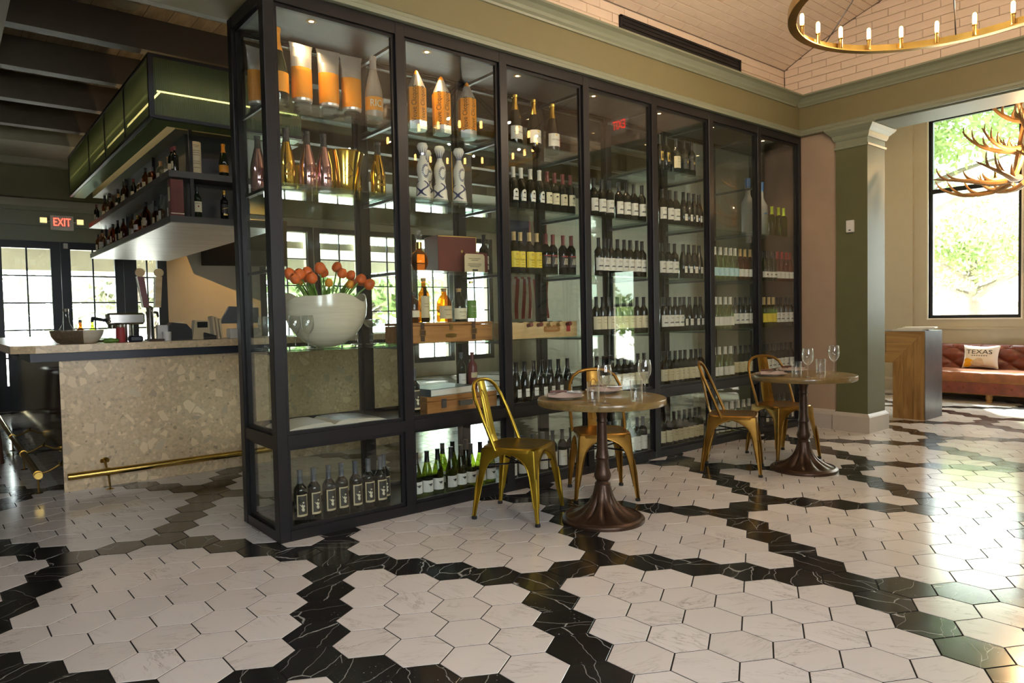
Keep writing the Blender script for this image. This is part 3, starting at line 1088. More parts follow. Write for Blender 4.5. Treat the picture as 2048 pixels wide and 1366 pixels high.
# coffered ceiling
cw = S('ceiling_bar', MB().box(-6, 9.2, .60, 9.0, 4.02, 4.1), 'ceiling_beam', None, False)
S('ceiling_border', MB().box(-6, -.92, .66, 9, 3.70, 4.02).box(-.92, 9.2, 7.45, 9, 3.70, 4.02), 'plaster_grey', None, False)
BY = [3.10, 4.25, 5.40, 6.55]
for y in BY:
    o = kid('beam', MB().box(-.92, 9.2, y, y + .14, 3.70, 4.02), 'ceiling_beam', cw, False)
pn = 0
for y0, y1 in zip([.66] + [y + .14 for y in BY], BY + [7.45]):
    x = -.92
    while x < 3.2:
        kid('ceiling_plank', MB().box(x + .003, x + .197, y0, y1, 3.985, 4.02), 'ceiling_wood', cw, False)
        x += .2
for y0, y1 in zip([.66] + [y + .14 for y in BY], BY + [7.45]):
    kid('ceiling_plank', MB().box(3.28, 9.2, y0, y1, 3.985, 4.02), 'ceiling_wood', cw, False)
sp = thing('ceiling_speaker', 'round flush speaker grille in the dark plank ceiling', 'speaker', (-.09, 2.90, 3.985))
kid('rim', MB().lathe([(.105, 0), (.125, -.004), (.13, -.012), (.12, -.016), (.105, -.012)], 28), 'ceiling_wood', sp)
kid('grille', MB().lathe([(0, -.012), (.06, -.013), (.106, -.011)], 28), 'plaster_grey', sp)
# ================================================================== DISPLAY CABINET
PX = [(0, .064), (.826, .892), (1.650, 1.716), (2.474, 2.541), (3.300, 3.371), (4.116, 4.186), (4.937, 4.997), (5.742, 5.785)]
CD = .60
SHZ = [1.085, 1.565, 2.04, 2.51]
cab = thing('display_cabinet', 'tall black steel and glass wine display cabinet with seven bays', 'cabinet')
for (a, b) in PX:
    for y0, y1 in ((0, .07), (CD - .07, CD)):
        kid('post', MB().cbox(a, b, y0, y1, 0, 3.095, .003), 'steel_dark', cab)
def rail(x0, x1, y0, y1, z0, z1):
    kid('rail', MB().box(x0, x1, y0, y1, z0, z1), 'steel_dark', cab, False)
for k in range(7):
    a, b = PX[k][1], PX[k + 1][0]
    for y0, y1 in ((.002, .068), (CD - .068, CD - .002)):
        rail(a, b, y0, y1, 0, .058)
        rail(a, b, y0, y1, .535, .603)
        rail(a, b, y0, y1, 3.022, 3.094)
for z0, z1 in ((0, .058), (.535, .603), (3.022, 3.094)):
    rail(.003, .061, .07, CD - .07, z0, z1)
# sashes with panes: ring in the plane of the opening
def sash(x0, x1, z0, z1, y, back=False, wd=.020):
    mb = MB()
    t = .024
    y0, y1 = (y, y + t)
    mb.box(x0, x0 + wd, y0, y1, z0, z1).box(x1 - wd, x1, y0, y1, z0, z1).box(x0 + wd, x1 - wd, y0, y1, z0, z0 + wd).box(x0 + wd, x1 - wd, y0, y1, z1 - wd, z1)
    s_ = kid('sash', mb, 'steel_dark', cab, False)
    kid('pane', MB().box(x0 + wd, x1 - wd, y + .009, y + .015, z0 + wd, z1 - wd), 'pane', s_, False)
for k in range(7):
    a, b = PX[k][1], PX[k + 1][0]
    for z0, z1 in ((.058, .535), (.603, 3.022)):
        sash(a, b, z0, z1, .022)
        sash(a, b, z0, z1, CD - .046, True)
for z0, z1 in ((.058, .535), (.603, 3.022)):
    mb = MB()
    wd, y0, y1 = .020, .07, CD - .07
    mb.box(.02, .044, y0, y0 + wd, z0, z1).box(.02, .044, y1 - wd, y1, z0, z1).box(.02, .044, y0 + wd, y1 - wd, z0, z0 + wd).box(.02, .044, y0 + wd, y1 - wd, z1 - wd, z1)
    s_ = kid('sash', mb, 'steel_dark', cab, False)
    kid('pane', MB().box(.029, .035, y0 + wd, y1 - wd, z0 + wd, z1 - wd), 'pane', s_, False)
kid('end_panel', MB().box(5.775, 5.784, .07, CD - .07, .058, 3.03), 'brown_panel', cab, False)
kid('base_panel', MB().box(.062, 5.775, .068, CD - .068, .03, .05), 'deck_dark', cab, False)
kid('deck_panel', MB().box(.062, 5.775, .068, CD - .068, .575, .600), 'deck_dark', cab, False)
kid('top_panel', MB().box(.062, 5.775, .068, CD - .068, 3.03, 3.09), 'deck_dark', cab, False)
SHELF = [(0, (0, 2, 3)), (1, (0, 1, 2, 3)), (2, (0, 1, 2, 3)), (3, (0, 1, 2)), (4, (0, 1, 2, 3)), (5, (0, 1, 2)), (6, (0, 1, 2))]
for k, zs in SHELF:
    a, b = PX[k][0] + (.036 if k else .066), PX[k + 1][1] - .036
    for i in zs:
        z = SHZ[i]
        kid('shelf', MB().box(a + .004, b - .004, .062, CD - .062, z - .010, z), 'shelf_glass', cab, False)
# shelf rails (flat steel bars between front and back posts)
for k in range(1, 7):
    x = (PX[k][0] + PX[k][1]) / 2
    for z in SHZ + [3.0]:
        kid('shelf_bracket', MB().box(x - .012, x + .012, .07, CD - .07, z - .030, z - .0115), 'metal_grey', cab, False)
for z in (SHZ[0], SHZ[2], SHZ[3], 1.565):
    kid('shelf_bracket', MB().box(.048, .062, .07, CD - .07, z - .030, z - .0115), 'steel_dark', cab, False)
for x in (.35, 1.16, 1.95, 2.76, 3.6, 4.4, 5.3):
    d = kid('downlight', MB().lathe([(0, 0), (.014, 0)], 14, x, .16, 3.0285), 'downlight', cab)
    kid('bezel', MB().lathe([(.014, -.0005), (.026, -.003), (.032, 0)], 14, x, .16, 3.029), 'brass_dark', d)
    l = bpy.data.lights.new('cabinet_spot', 'SPOT')
    l.energy = 9
    l.color = (1.0, .68, .36)
    l.spot_size = radians(95)
    l.spot_blend = .6
    l.shadow_soft_size = .03
    lo = O('cabinet_spot', l, None, (x, .16, 3.02))

# ------------------------------------------------------------------ bottles
PROF = {
    'bordeaux': [(0, 0), (.034, 0), (.0375, .005), (.0375, .188), (.0355, .203), (.027, .216), (.018, .228), (.0148, .242), (.0143, .298), (.0158, .300), (.0158, .310), (0, .310)],
    'burgundy': [(0, 0), (.036, 0), (.0395, .005), (.0395, .125), (.037, .152), (.030, .188), (.021, .222), (.0158, .25), (.0145, .30), (.0158, .302), (.0158, .312), (0, .312)],
    'champagne': [(0, 0), (.040, 0), (.044, .006), (.044, .125), (.041, .155), (.033, .192), (.023, .230), (.0165, .262), (.0158, .300), (.018, .302), (.0185, .318), (0, .318)],
    'whiskey': [(0, 0), (.039, 0), (.042, .006), (.042, .135), (.039, .155), (.026, .172), (.0155, .182), (.0145, .215), (.017, .217), (.017, .228), (0, .228)],
    'tall_spirit': [(0, 0), (.034, 0), (.037, .006), (.037, .17), (.034, .19), (.020, .21), (.0145, .225), (.014, .27), (.016, .272), (.016, .285), (0, .285)],
    'squat': [(0, 0), (.044, 0), (.048, .006), (.049, .09), (.045, .125), (.030, .155), (.017, .17), (.015, .20), (.018, .202), (.018, .212), (0, .212)],
    'vodka': [(0, 0), (.060, 0), (.066, .010), (.066, .33), (.060, .355), (.036, .40), (.026, .43), (.0245, .52), (.027, .522), (.027, .60), (0, .60)],
}
BK = {}
def prof_slice(p, z0, z1, dr):
    out = []
    def rad(z):
        for (r0, a), (r1, b) in zip(p[1:], p[2:]):
            if a <= z <= b and b > a:
                return r0 + (r1 - r0) * (z - a) / (b - a)
        return p[-2][0]
    zs = sorted(set([z0, z1] + [z for r, z in p if z0 < z < z1]))
    return [(rad(z) + dr, z) for z in zs]
def bottle_kind(key, shape, body, capmat=None, capz=.235, label=None, lz=(.06, .14), la=78, prints=(), frame=None, s=1.0, body2=None):
    p = PROF[shape]
    top = p[-1][1]
    d = {'s': s, 'top': top}
    d['body'] = MB().lathe(p, 20).mesh('body', body)
    if capmat:
        q = prof_slice(p[:-1], capz, top, .0007)
        d['cap'] = MB().lathe(q + [(0, top + .001)], 16).mesh('capsule', capmat)
    R = max(r for r, z in p)
    if label:
        a = radians(la)
        mb = MB().lathe([(R + .0006, lz[0]), (R + .0006, lz[1])], 12, a0=-pi / 2 - a, a1=-pi / 2 + a)
        d['label'] = mb.mesh('label', label)
    if frame:
        a = radians(la - 12)
        mb = MB().lathe([(R + .0010, lz[0] + .012), (R + .0010, lz[1] - .007)], 12, a0=-pi / 2 - a, a1=-pi / 2 + a)
        d['frame'] = mb.mesh('label_panel', frame)
    pr = []
    for mat, shapes in prints:
        mb = MB()
        for TF, zc in shapes:
            wrap(mb, TF, R + .0015, zc)
        pr.append(mb.mesh('label_print', mat, False))
    d['prints'] = pr
    BK[key] = d
NAME = {'w': 'wine_bottle', 'c': 'champagne_bottle', 's': 'spirit_bottle'}
def bottle(key, x, y, z, label, cat='bottle', group=None, name='wine_bottle', rz=0.0, s=1.0):
    d = BK[key]
    o = thing(name, label, cat, (x, y, z), rz, group)
    s *= d['s']
    if s != 1.0:
        o.scale = (s, s, s)
    O('body', d['body'], o)
    if 'cap' in d:
        O('capsule', d['cap'], o)
    if 'label' in d:
        l = O('label', d['label'], o)
        if 'frame' in d:
            O('label_panel', d['frame'], l)
        for m in d['prints']:
            O('label_print', m, l)
    return o
# print shapes (metres on the label)
FIG = [(poly((-.004, -.030), (.006, -.032), (.010, -.020), (.004, -.012), (.012, -.002), (.008, .006), (.002, .002), (-.002, .010), (-.012, .004), (-.016, .012), (-.018, .008), (-.010, -.002), (-.004, -.010), (-.010, -.018)), .108), (poly((.000, .010), (.006, .010), (.008, .017), (.002, .021), (-.003, .016)), .112)]
BIRD = [(poly((-.018, .010), (-.008, .006), (-.002, .008), (0, .012), (.003, .008), (.010, .007), (.019, .011), (.012, .000), (.006, -.004), (.008, -.010), (.001, -.006), (-.006, -.011), (-.005, -.004), (-.012, .000)), .088)]
LINES = [(poly((-.018, -.001), (.018, -.001), (.018, .001), (-.018, .001)), z) for z in (.085, .095)]
TREE = [(poly((-.010, 0), (-.002, .001), (-.002, -.014), (.002, -.014), (.002, .001), (.011, .002), (.008, .010), (.002, .014), (-.006, .012), (-.011, .006)), .118)]
HILL = [(poly((-.030, -.006), (.030, -.006), (.030, .004), (.018, .002), (.008, .008), (-.006, .003), (-.018, .006), (-.030, .000)), .082)]
SWIRL = [(poly((-.020 + k * .012, -.024), (-.014 + k * .012, -.024), (-.006 + k * .010, .022), (-.010 + k * .010, .024)), .105) for k in range(4)]
SPADE = [(poly((0, .034), (.010, .020), (.021, .004), (.018, -.010), (.006, -.010), (.008, -.018), (-.008, -.018), (-.006, -.010), (-.018, -.010), (-.021, .004), (-.010, .020)), .105), (poly((-.026, -.006), (.026, -.006), (.026, .008), (-.026, .008)), .065)]
bottle_kind('figure', 'bordeaux', 'bottle_dark', 'foil_grey', .232, 'paper_tan', (.048, .172), 52, [('ink_cream', FIG)], 'paper_dark', 1.04)
bottle_kind('bird', 'burgundy', 'bottle_olive', 'foil_black', .238, 'paper_white', (.040, .118), 80, [('ink', BIRD)])
bottle_kind('taitt', 'champagne', 'bottle_dark', 'foil_gold', .225, 'paper_white', (.045, .125), 70, [('ink', [(TX['TAITTINGER'], .085)]), ('ink_gold', [(poly((-.008, 0), (0, -.008), (.008, 0), (0, .008)), .115)])], None, 1.22)
ARCHL = [(poly(*([(-.024, -.03)] + [(.024 * cos(pi - pi * k / 10), .02 + .024 * sin(pi - pi * k / 10)) for k in range(11)] + [(.024, -.03)])), .105)]
bottle_kind('arch', 'bordeaux', 'bottle_dark', 'foil_white', .232, 'paper_white', (.065, .085), 40, [('paper_white', ARCHL), ], None)
mb = MB()
for TF, zc in TREE:
    wrap(mb, TF, .0398, zc)
for TF, zc in [(poly((-.016, -.003), (.016, -.003), (.016, .003), (-.016, .003)), .088)]:
    wrap(mb, TF, .0398, zc)
BK['arch']['prints'].append(mb.mesh('label_print', 'ink', False))
bottle_kind('beige', 'bordeaux', 'bottle_dark', 'foil_maroon', .232, 'paper_cream', (.065, .150), 60, [('ink', TREE + [(LINES[0][0], .088)])])
bottle_kind('yellow', 'bordeaux', 'bottle_dark', 'foil_tan', .245, 'paper_yellow', (.048, .165), 75, [('ink', [(TX['Caymus'], .105), (LINES[0][0], .085), (LINES[0][0], .065)]), ('ink_gold', [(poly((-.016, -.008), (.016, -.008), (.010, .008), (-.010, .008)), .145)])])
bottle_kind('swirl', 'bordeaux', 'bottle_dark', 'foil_maroon', .232, 'paper_dark', (.060, .150), 78, [('ink_cream', SWIRL), ('ink_red', [(poly((-.034, -.004), (.034, -.004), (.034, .004), (-.034, .004)), .145)])])
bottle_kind('ghost', 'burgundy', 'bottle_dark', 'foil_black', .238, 'paper_white', (.050, .110), 30, [('ink', [(LINES[0][0], .09)])])
bottle_kind('white', 'bordeaux', 'bottle_dark', 'foil_black', .232, 'paper_white', (.045, .148), 80, [('ink', [(LINES[0][0], .128), (LINES[0][0], .120)]), ('foil_grey', HILL)])
bottle_kind('cream', 'bordeaux', 'bottle_dark', 'foil_black', .232, 'paper_cream', (.045, .150), 80, [('ink', [(LINES[0][0], .125), (LINES[0][0], .10)])])
bottle_kind('whitelong', 'bordeaux', 'bottle_dark', 'foil_grey', .232, 'paper_white', (.030, .150), 80, [('ink', [(LINES[0][0], .10)])])
bottle_kind('orangemark', 'bordeaux', 'bottle_dark', 'foil_black', .232, 'ink_gold', (.085, .165), 26, [('ink', [(poly((-.010, -.024), (.010, -.020), (.004, .024), (-.008, .018)), .125)])])
bottle_kind('blacksq', 'bordeaux', 'bottle_dark', 'foil_black', .232, 'paper_dark', (.05, .14), 70, [('ink_gold', [(poly((-.010, -.010), (.010, -.010), (.010, .010), (-.010, .010)), .112)])])
bottle_kind('paleblue', 'burgundy', 'bottle_pale', 'foil_white', .238, 'paper_blue', (.035, .115), 80)
bottle_kind('rose', 'burgundy', 'bottle_rose', 'foil_tan', .238, 'paper_white', (.035, .110), 75, [('ink', [(LINES[0][0], .08)])])
bottle_kind('rosered', 'burgundy', 'bottle_rose', 'foil_red', .238, 'paper_white', (.030, .100), 80, [('ink', [(LINES[0][0], .07)])])
bottle_kind('darkbird', 'burgundy', 'bottle_green', 'foil_black', .238, 'paper_white', (.035, .095), 80, [('ink', [(poly((-.020, -.006), (0, .004), (.020, -.004), (.004, -.014)), .07)])])
bottle_kind('clearwhite', 'burgundy', 'bottle_pale', 'foil_white', .238, 'paper_white', (.035, .120), 80)
bottle_kind('gold_label', 'bordeaux', 'bottle_lime', 'foil_tan', .232, 'paper_yellow', (.05, .14), 75)
bottle_kind('limegreen', 'bordeaux', 'bottle_lime', 'foil_lime', .228)
bottle_kind('spade_gold', 'champagne', 'gold', 'dark_cap', .245, 'gold', (.04, .12), 15, [('chair_bronze', SPADE)], None, 1.08)
bottle_kind('spade_pink', 'champagne', 'pink_metal', 'dark_cap', .245, 'pink_metal', (.04, .12), 15, [('foil_maroon', SPADE)], None, 1.08)
bottle_kind('rich', 'champagne', 'bottle_blush', 'silver_pack', .255, 'orange_label', (.05, .115), 100, [('paper_white', [(TX['RICH'], .082)])], None, 1.30)
bottle_kind('veuve_big', 'champagne', 'bottle_green', 'orange_label', .225, 'orange_label', (.055, .135), 85, [], None, 1.45)
bottle_kind('veuve', 'champagne', 'bottle_green', 'orange_label', .235, 'orange_label', (.045, .115), 85)
bottle_kind('vodka', 'vodka', 'bottle_frost', 'foil_blue', .50, 'bottle_frost', (.10, .2), 20, [('foil_blue', [(poly((-.04, -.006), (-.01, .010), (.03, .002), (.045, .012), (.03, -.012), (-.01, -.010)), .26)]), ('foil_grey', [(LINES[0][0], .14)])])
bottle_kind('jameson', 'tall_spirit', 'bottle_green', 'foil_black', .25, 'paper_cream', (.055, .150), 70, [('ink', [(TX['JAMESON'], .13)]), ('ink_red', [(poly((-.006, -.008), (.006, -.008), (.006, .008), (-.006, .008)), .105)])])
bottle_kind('walker', 'tall_spirit', 'bottle_dark', 'foil_gold', .245, 'paper_dark', (.07, .15), 60, [('ink_gold', [(poly((-.03, -.010), (.03, .008), (.03, .014), (-.03, -.004)), .11)]), ('ink_gold', [(poly((-.02, -.008), (.02, -.008), (.02, .008), (-.02, .008)), .05)])])
bottle_kind('amber_pig', 'squat', 'bottle_amber', 'cork', .19, 'paper_tan', (.02, .10), 70, [('ink', [(TX['WHISTLEPIG'], .075), (LINES[0][0], .045)])])
bottle_kind('clear_pig', 'squat', 'bottle_clear', 'cork', .19, 'paper_cream', (.015, .085), 70, [('ink', [(TX['WHISTLEPIG'], .06), (LINES[0][0], .035)])])
bottle_kind('tan_tall', 'tall_spirit', 'bottle_amber', 'cork', .265, 'paper_tan', (.03, .17), 60, [('ink', [(LINES[0][0], .12), (LINES[0][0], .10)])])
bottle_kind('weller', 'tall_spirit', 'bottle_clear', 'foil_gold', .27, 'stem_green', (.02, .15), 80, [('ink_cream', [(TX['Weller'], .105), (LINES[0][0], .07)])])
bottle_kind('amber_small', 'whiskey', 'bottle_amber', 'foil_black', .20, 'paper_cream', (.04, .09), 60)
bottle_kind('redwax', 'tall_spirit', 'foil_maroon', 'foil_maroon', .25, 'paper_tan', (.09, .13), 50)
for n_, (sh, bd, cp, lb) in enumerate([('tall_spirit', 'bottle_amber', 'foil_black', 'paper_cream'), ('whiskey', 'bottle_clear', 'cork', 'paper_white'), ('bordeaux', 'bottle_dark', 'foil_black', 'paper_tan'), ('squat', 'bottle_amber', 'foil_gold', 'paper_white'), ('tall_spirit', 'bottle_dark', 'foil_maroon', 'paper_cream'), ('whiskey', 'bottle_amber', 'foil_grey', 'paper_tan'), ('tall_spirit', 'bottle_clear', 'foil_grey', 'paper_white')]):
    bottle_kind('sp%d' % n_, sh, bd, cp, PROF[sh][-1][1] - .045, lb, (.045, .045 + PROF[sh][-1][1] * .28), 65, [('ink', [(LINES[0][0], .075)])])
BAY = ['leftmost', 'second', 'third', 'fourth', 'fifth', 'sixth', 'rightmost']
LEV = {.05: 'bottom', .60: 'deck', 1.085: 'first glass', 1.565: 'second glass', 2.04: 'third glass', 2.51: 'top glass'}
def row(key, xs, y, z, desc, bay, kind='wine bottles', name='wine_bottle', jit=.006):
    place = '%s shelf of the %s cabinet bay' % (LEV[z], BAY[bay]) if z > .1 else 'bottom compartment of the %s cabinet bay' % BAY[bay]
    g = '%s %s, %s' % (desc, kind, place)
    for n, x in enumerate(xs):
        lab = '%s of %s %s, %s' % (ORD[n], desc, kind, place)
        bottle(key, x + random.uniform(-jit, jit) * .5, y + random.uniform(-jit, jit), z, lab, 'bottle', g, name, random.uniform(-.16, .16))
def lin(a, b, n):
    return [a + (b - a) * k / (n - 1) for k in range(n)]
# bay 1
row('figure', [.185, .268, .360, .446, .540, .632, .714], .14, .05, 'ivory figure label', 0)
row('figure', [.775], .21, .05, 'set back ivory figure label', 0, 'wine bottle')
row('spade_gold', [.19], .20, 2.04, 'gold spade', 0, 'champagne bottle', 'champagne_bottle')
row('spade_pink', [.315, .425], .20, 2.04, 'pink spade front', 0, 'champagne bottles', 'champagne_bottle')
row('spade_gold', [.735], .42, 2.04, 'gold spade behind bucket', 0, 'champagne bottle', 'champagne_bottle')
row('spade_gold', [.79], .20, 2.04, 'gold spade beside bucket', 0, 'champagne bottle', 'champagne_bottle')
row('spade_pink', [.115, .215], .46, 2.04, 'pink spade rear', 0, 'champagne bottles', 'champagne_bottle')
row('rich', [.77], .20, 2.51, 'clear orange-band', 0, 'champagne bottle', 'champagne_bottle')
row('veuve_big', [.165], .24, 2.51, 'oversized orange-label green', 0, 'champagne bottle', 'champagne_bottle')
# bay 2
row('bird', [.985, 1.062, 1.158, 1.258, 1.348, 1.436, 1.52, 1.60], .14, .05, 'white bird label green', 1)
row('bird', [1.30, 1.39, 1.50], .30, .05, 'back row bird label green', 1)
row('white', [1.80], .42, 1.565, 'dark lone', 2, 'wine bottle')
row('figure', [.985], .14, .60, 'lone dark', 1, 'wine bottle')
# bay 3
row('taitt', [1.95, 2.145, 2.335], .20, 2.51, 'gold-necked', 2, 'champagne bottles', 'champagne_bottle')
row('arch', [1.875, 1.955, 2.035, 2.125], .14, 2.04, 'arched white label', 2)
row('beige', [2.207, 2.29, 2.38, 2.455], .14, 2.04, 'cream tree label', 2)
row('arch', [1.93, 2.01], .30, 2.04, 'arched label back row', 2)
row('yellow', [1.867, 1.935, 2.014, 2.094], .14, 1.565, 'yellow label', 2)
row('swirl', [2.178, 2.262, 2.368, 2.448], .14, 1.565, 'dark swirl label', 2)
row('ghost', [1.86, 1.945, 2.04, 2.125, 2.205, 2.295, 2.39], .14, .60, 'slim white label dark', 2)
row('whitelong', lin(1.80, 2.42, 7), .14, .05, 'long white label', 2)
# bay 4
YF = .115
row('white', [2.691, 2.785, 2.88, 3.003, 3.091, 3.187, 3.285], YF, 2.04, 'grey hill label', 3)
row('white', [2.735, 2.813, 2.891, 2.972, 3.052, 3.133, 3.213, 3.293], YF, 1.565, 'white hill label', 3)
row('cream', lin(2.70, 3.29, 8), YF, 1.085, 'cream label', 3)
row('cream', lin(2.70, 3.29, 8), YF, .60, 'cream label', 3)
row('whitelong', lin(2.66, 3.27, 8), YF, .05, 'white label', 3)
# bay 5
row('orangemark', [3.539, 3.637], YF, 2.51, 'gold oval mark', 4)
row('cream', [3.774], YF, 2.51, 'cream label', 4, 'wine bottle')
row('blacksq', [3.892, 4.005], YF, 2.51, 'black gold-square label', 4)
row('white', [3.571, 3.67, 3.771], YF, 2.04, 'white label', 4)
row('ghost', [3.87, 3.952, 4.034, 4.116], YF, 2.04, 'slim label', 4)
row('white', [3.556, 3.641, 3.727], YF, 1.565, 'white label', 4)
row('ghost', [3.86, 3.943, 4.026, 4.11], YF, 1.565, 'slim label', 4)
row('white', lin(3.574, 3.805, 4), YF, 1.085, 'white label', 4)
row('ghost', lin(3.868, 4.12, 4), YF, 1.085, 'slim label', 4)
row('cream', lin(3.56, 4.115, 8), YF, .60, 'cream label', 4)
row('cream', lin(3.53, 4.09, 8), YF, .05, 'cream label', 4)
# bay 6
row('paleblue', [4.36, 4.445, 4.53, 4.615, 4.70], YF, 1.565, 'pale blue label', 5)
row('rose', [4.79, 4.875, 4.96], YF, 1.565, 'tan-capped rose', 5)
row('clearwhite', [4.36, 4.445, 4.53, 4.615], YF, 1.085, 'pale white label', 5)
row('white', [4.705, 4.79, 4.875, 4.96], YF, 1.085, 'dark white label', 5)
row('clearwhite', lin(4.34, 4.60, 4), YF, .60, 'pale white label', 5)
row('cream', lin(4.69, 4.955, 4), YF, .60, 'dark cream label', 5)
row('clearwhite', lin(4.33, 4.93, 7), YF, .05, 'pale capped', 5)
# bay 7
row('vodka', [5.165], .26, 2.04, 'large frosted', 6, 'vodka bottle', 'spirit_bottle')
row('vodka', [5.49], .30, 2.04, 'large frosted blue-capped', 6, 'vodka bottle', 'spirit_bottle')
row('limegreen', [5.40, 5.53, 5.63], .12, 2.04, 'lime green', 6, 'glass bottles')
row('darkbird', [5.215, 5.30, 5.385], .105, 1.565, 'dark wing label', 6)
row('rosered', [5.475, 5.56, 5.645, 5.73], .105, 1.565, 'red-capped rose', 6)
row('gold_label', [5.215, 5.295, 5.375], .105, 1.085, 'yellow label green', 6)
row('white', lin(5.455, 5.73, 4), .105, 1.085, 'dark white label', 6)
row('white', lin(5.19, 5.73, 7), .105, .60, 'dark white label', 6)
row('ghost', lin(5.20, 5.70, 6), .105, .05, 'slim label', 6)

# ------------------------------------------------------------------ special contents
# squeezed-tube gift boxes
def tube_pack(x, y, z, rz, label):
    o = thing('tube_gift_pack', label, 'gift pack', (x, y, z), rz, 'orange and silver paint-tube champagne packs')
    n = 24
    def sec(z, a, b):
        return [(a * cos(2 * pi * k / n), b * sin(2 * pi * k / n), z) for k in range(n)]
    def loft(secs, mb):
        for s0, s1 in zip(secs, secs[1:]):
            mb.add(s0 + s1, [(k, (k + 1) % n, n + (k + 1) % n, n + k) for k in range(n)])
        return mb
    H = [(.075, .060, .060), (.10, .062, .061), (.24, .0635, .048), (.26, .064, .044)]
    kid('orange_body', loft([sec(*h) for h in H], MB()), 'orange', o)
    kid('silver_top', loft([sec(*h) for h in [(.26, .064, .044), (.32, .067, .028), (.38, .071, .010), (.405, .077, .003), (.407, .077, .0)]], MB()), 'silver_pack', o)
    kid('collar', loft([sec(*h) for h in [(.052, .050, .050), (.060, .058, .058), (.075, .060, .060)]], MB()), 'silver_pack', o)
    kid('cap', MB().lathe([(0, 0), (.050, 0), (.053, .004), (.050, .052), (0, .053)], n, fn=lambda r, z, a: r * (1 + .012 * cos(a * 24))), 'dark_cap', o)
    return o
for k, x in enumerate((.318, .492, .645)):
    tube_pack(x, .25, 2.51, random.uniform(-.1, .1), '%s of three orange and silver tube packs in a row, top left shelf' % ORD[k])
tube_pack(.13, .46, 2.51, .2, 'orange and silver tube pack at the back, seen through cabinet side')
# gold ice bucket
bk = thing('ice_bucket', 'large polished gold ice bucket with engraved spade', 'ice bucket', (.60, .30, 2.04))
kid('body', MB().lathe([(0, 0), (.082, 0), (.086, .006), (.094, .08), (.112, .20), (.128, .265), (.132, .268), (.130, .272), (.122, .268), (.106, .2), (.088, .08), (.08, .02), (0, .018)], 40), 'gold', bk)
mb = MB()
sp2 = [(x * 1.6, y * 1.6) for x, y in SPADE[0][0][0]]
for (x0, y0), (x1, y1) in zip(sp2, sp2[1:] + sp2[:1]):
    pts = []
    for t in (0, .33, .66, 1):
        x, z = x0 + (x1 - x0) * t, .13 + y0 + (y1 - y0) * t
        r = .094 + (z - .08) * .15 + .002
        a = -pi / 2 + x / r - .15
        pts.append((r * cos(a), r * sin(a), z))
    mb.tube(pts, .0012, 5)
kid('engraving', mb, 'ink', bk)
b2 = thing('ice_bucket', 'smaller gold ice bucket behind the pink bottles', 'ice bucket', (.37, .42, 2.04))
kid('body', MB().lathe([(0, 0), (.062, 0), (.066, .006), (.075, .08), (.095, .17), (.098, .172), (.090, .17), (.07, .08), (.06, .02), (0, .018)], 32), 'gold', b2)
# shell bowl with tulips
bw = thing('shell_bowl', 'large cream bowl with wavy rim holding orange tulips', 'bowl', (.452, .30, 1.085))
bw.scale = (1.24, 1.03, 1)
def bowlfn(r, z, a):
    return r
RP = [(.0, .0), (.05, .002), (.095, .02), (.145, .065), (.185, .13), (.207, .20), (.212, .26), (.208, .315)]
mb = MB()
n = 48
V = []
for (r, z) in RP:
    for k in range(n):
        a = 2 * pi * k / n
        f = z / .315
        dz = f ** 3 * (.020 * sin(3 * a + .9) + .012 * sin(5 * a + 2.2) - .004)
        V.append((r * cos(a), r * sin(a), z + dz))
for (r, z) in reversed(RP[:]):
    for k in range(n):
        a = 2 * pi * k / n
        f = z / .315
        dz = f ** 3 * (.020 * sin(3 * a + .9) + .012 * sin(5 * a + 2.2) - .004)
        V.append((max(0, r - .006) * cos(a), max(0, r - .006) * sin(a), z + dz + (.004 if z < .3 else 0)))
F = [(i * n + k, i * n + (k + 1) % n, (i + 1) * n + (k + 1) % n, (i + 1) * n + k) for i in range(2 * len(RP) - 1) for k in range(n)]
mb.add(V, F)
kid('bowl_body', mb, 'shell', bw)
random.seed(21)
spots = [(-.19, -.10, .075, 0), (-.15, -.06, .10, 0), (-.17, .02, .105, 0), (-.115, .04, .07, 1), (-.095, -.08, .075, 0), (-.075, .03, .12, 0), (-.02, .0, .135, 0), (.005, -.05, .055, 1), (.02, .06, .12, 0), (.075, .0, .15, 0), (.07, -.07, .11, 0), (.115, -.06, .05, 1), (.15, .0, .105, 0), (.165, -.09, .08, 0), (.195, -.02, .075, 0), (.215, -.08, .05, 0), (.185, .06, .06, 0), (-.06, .09, .09, 0)]
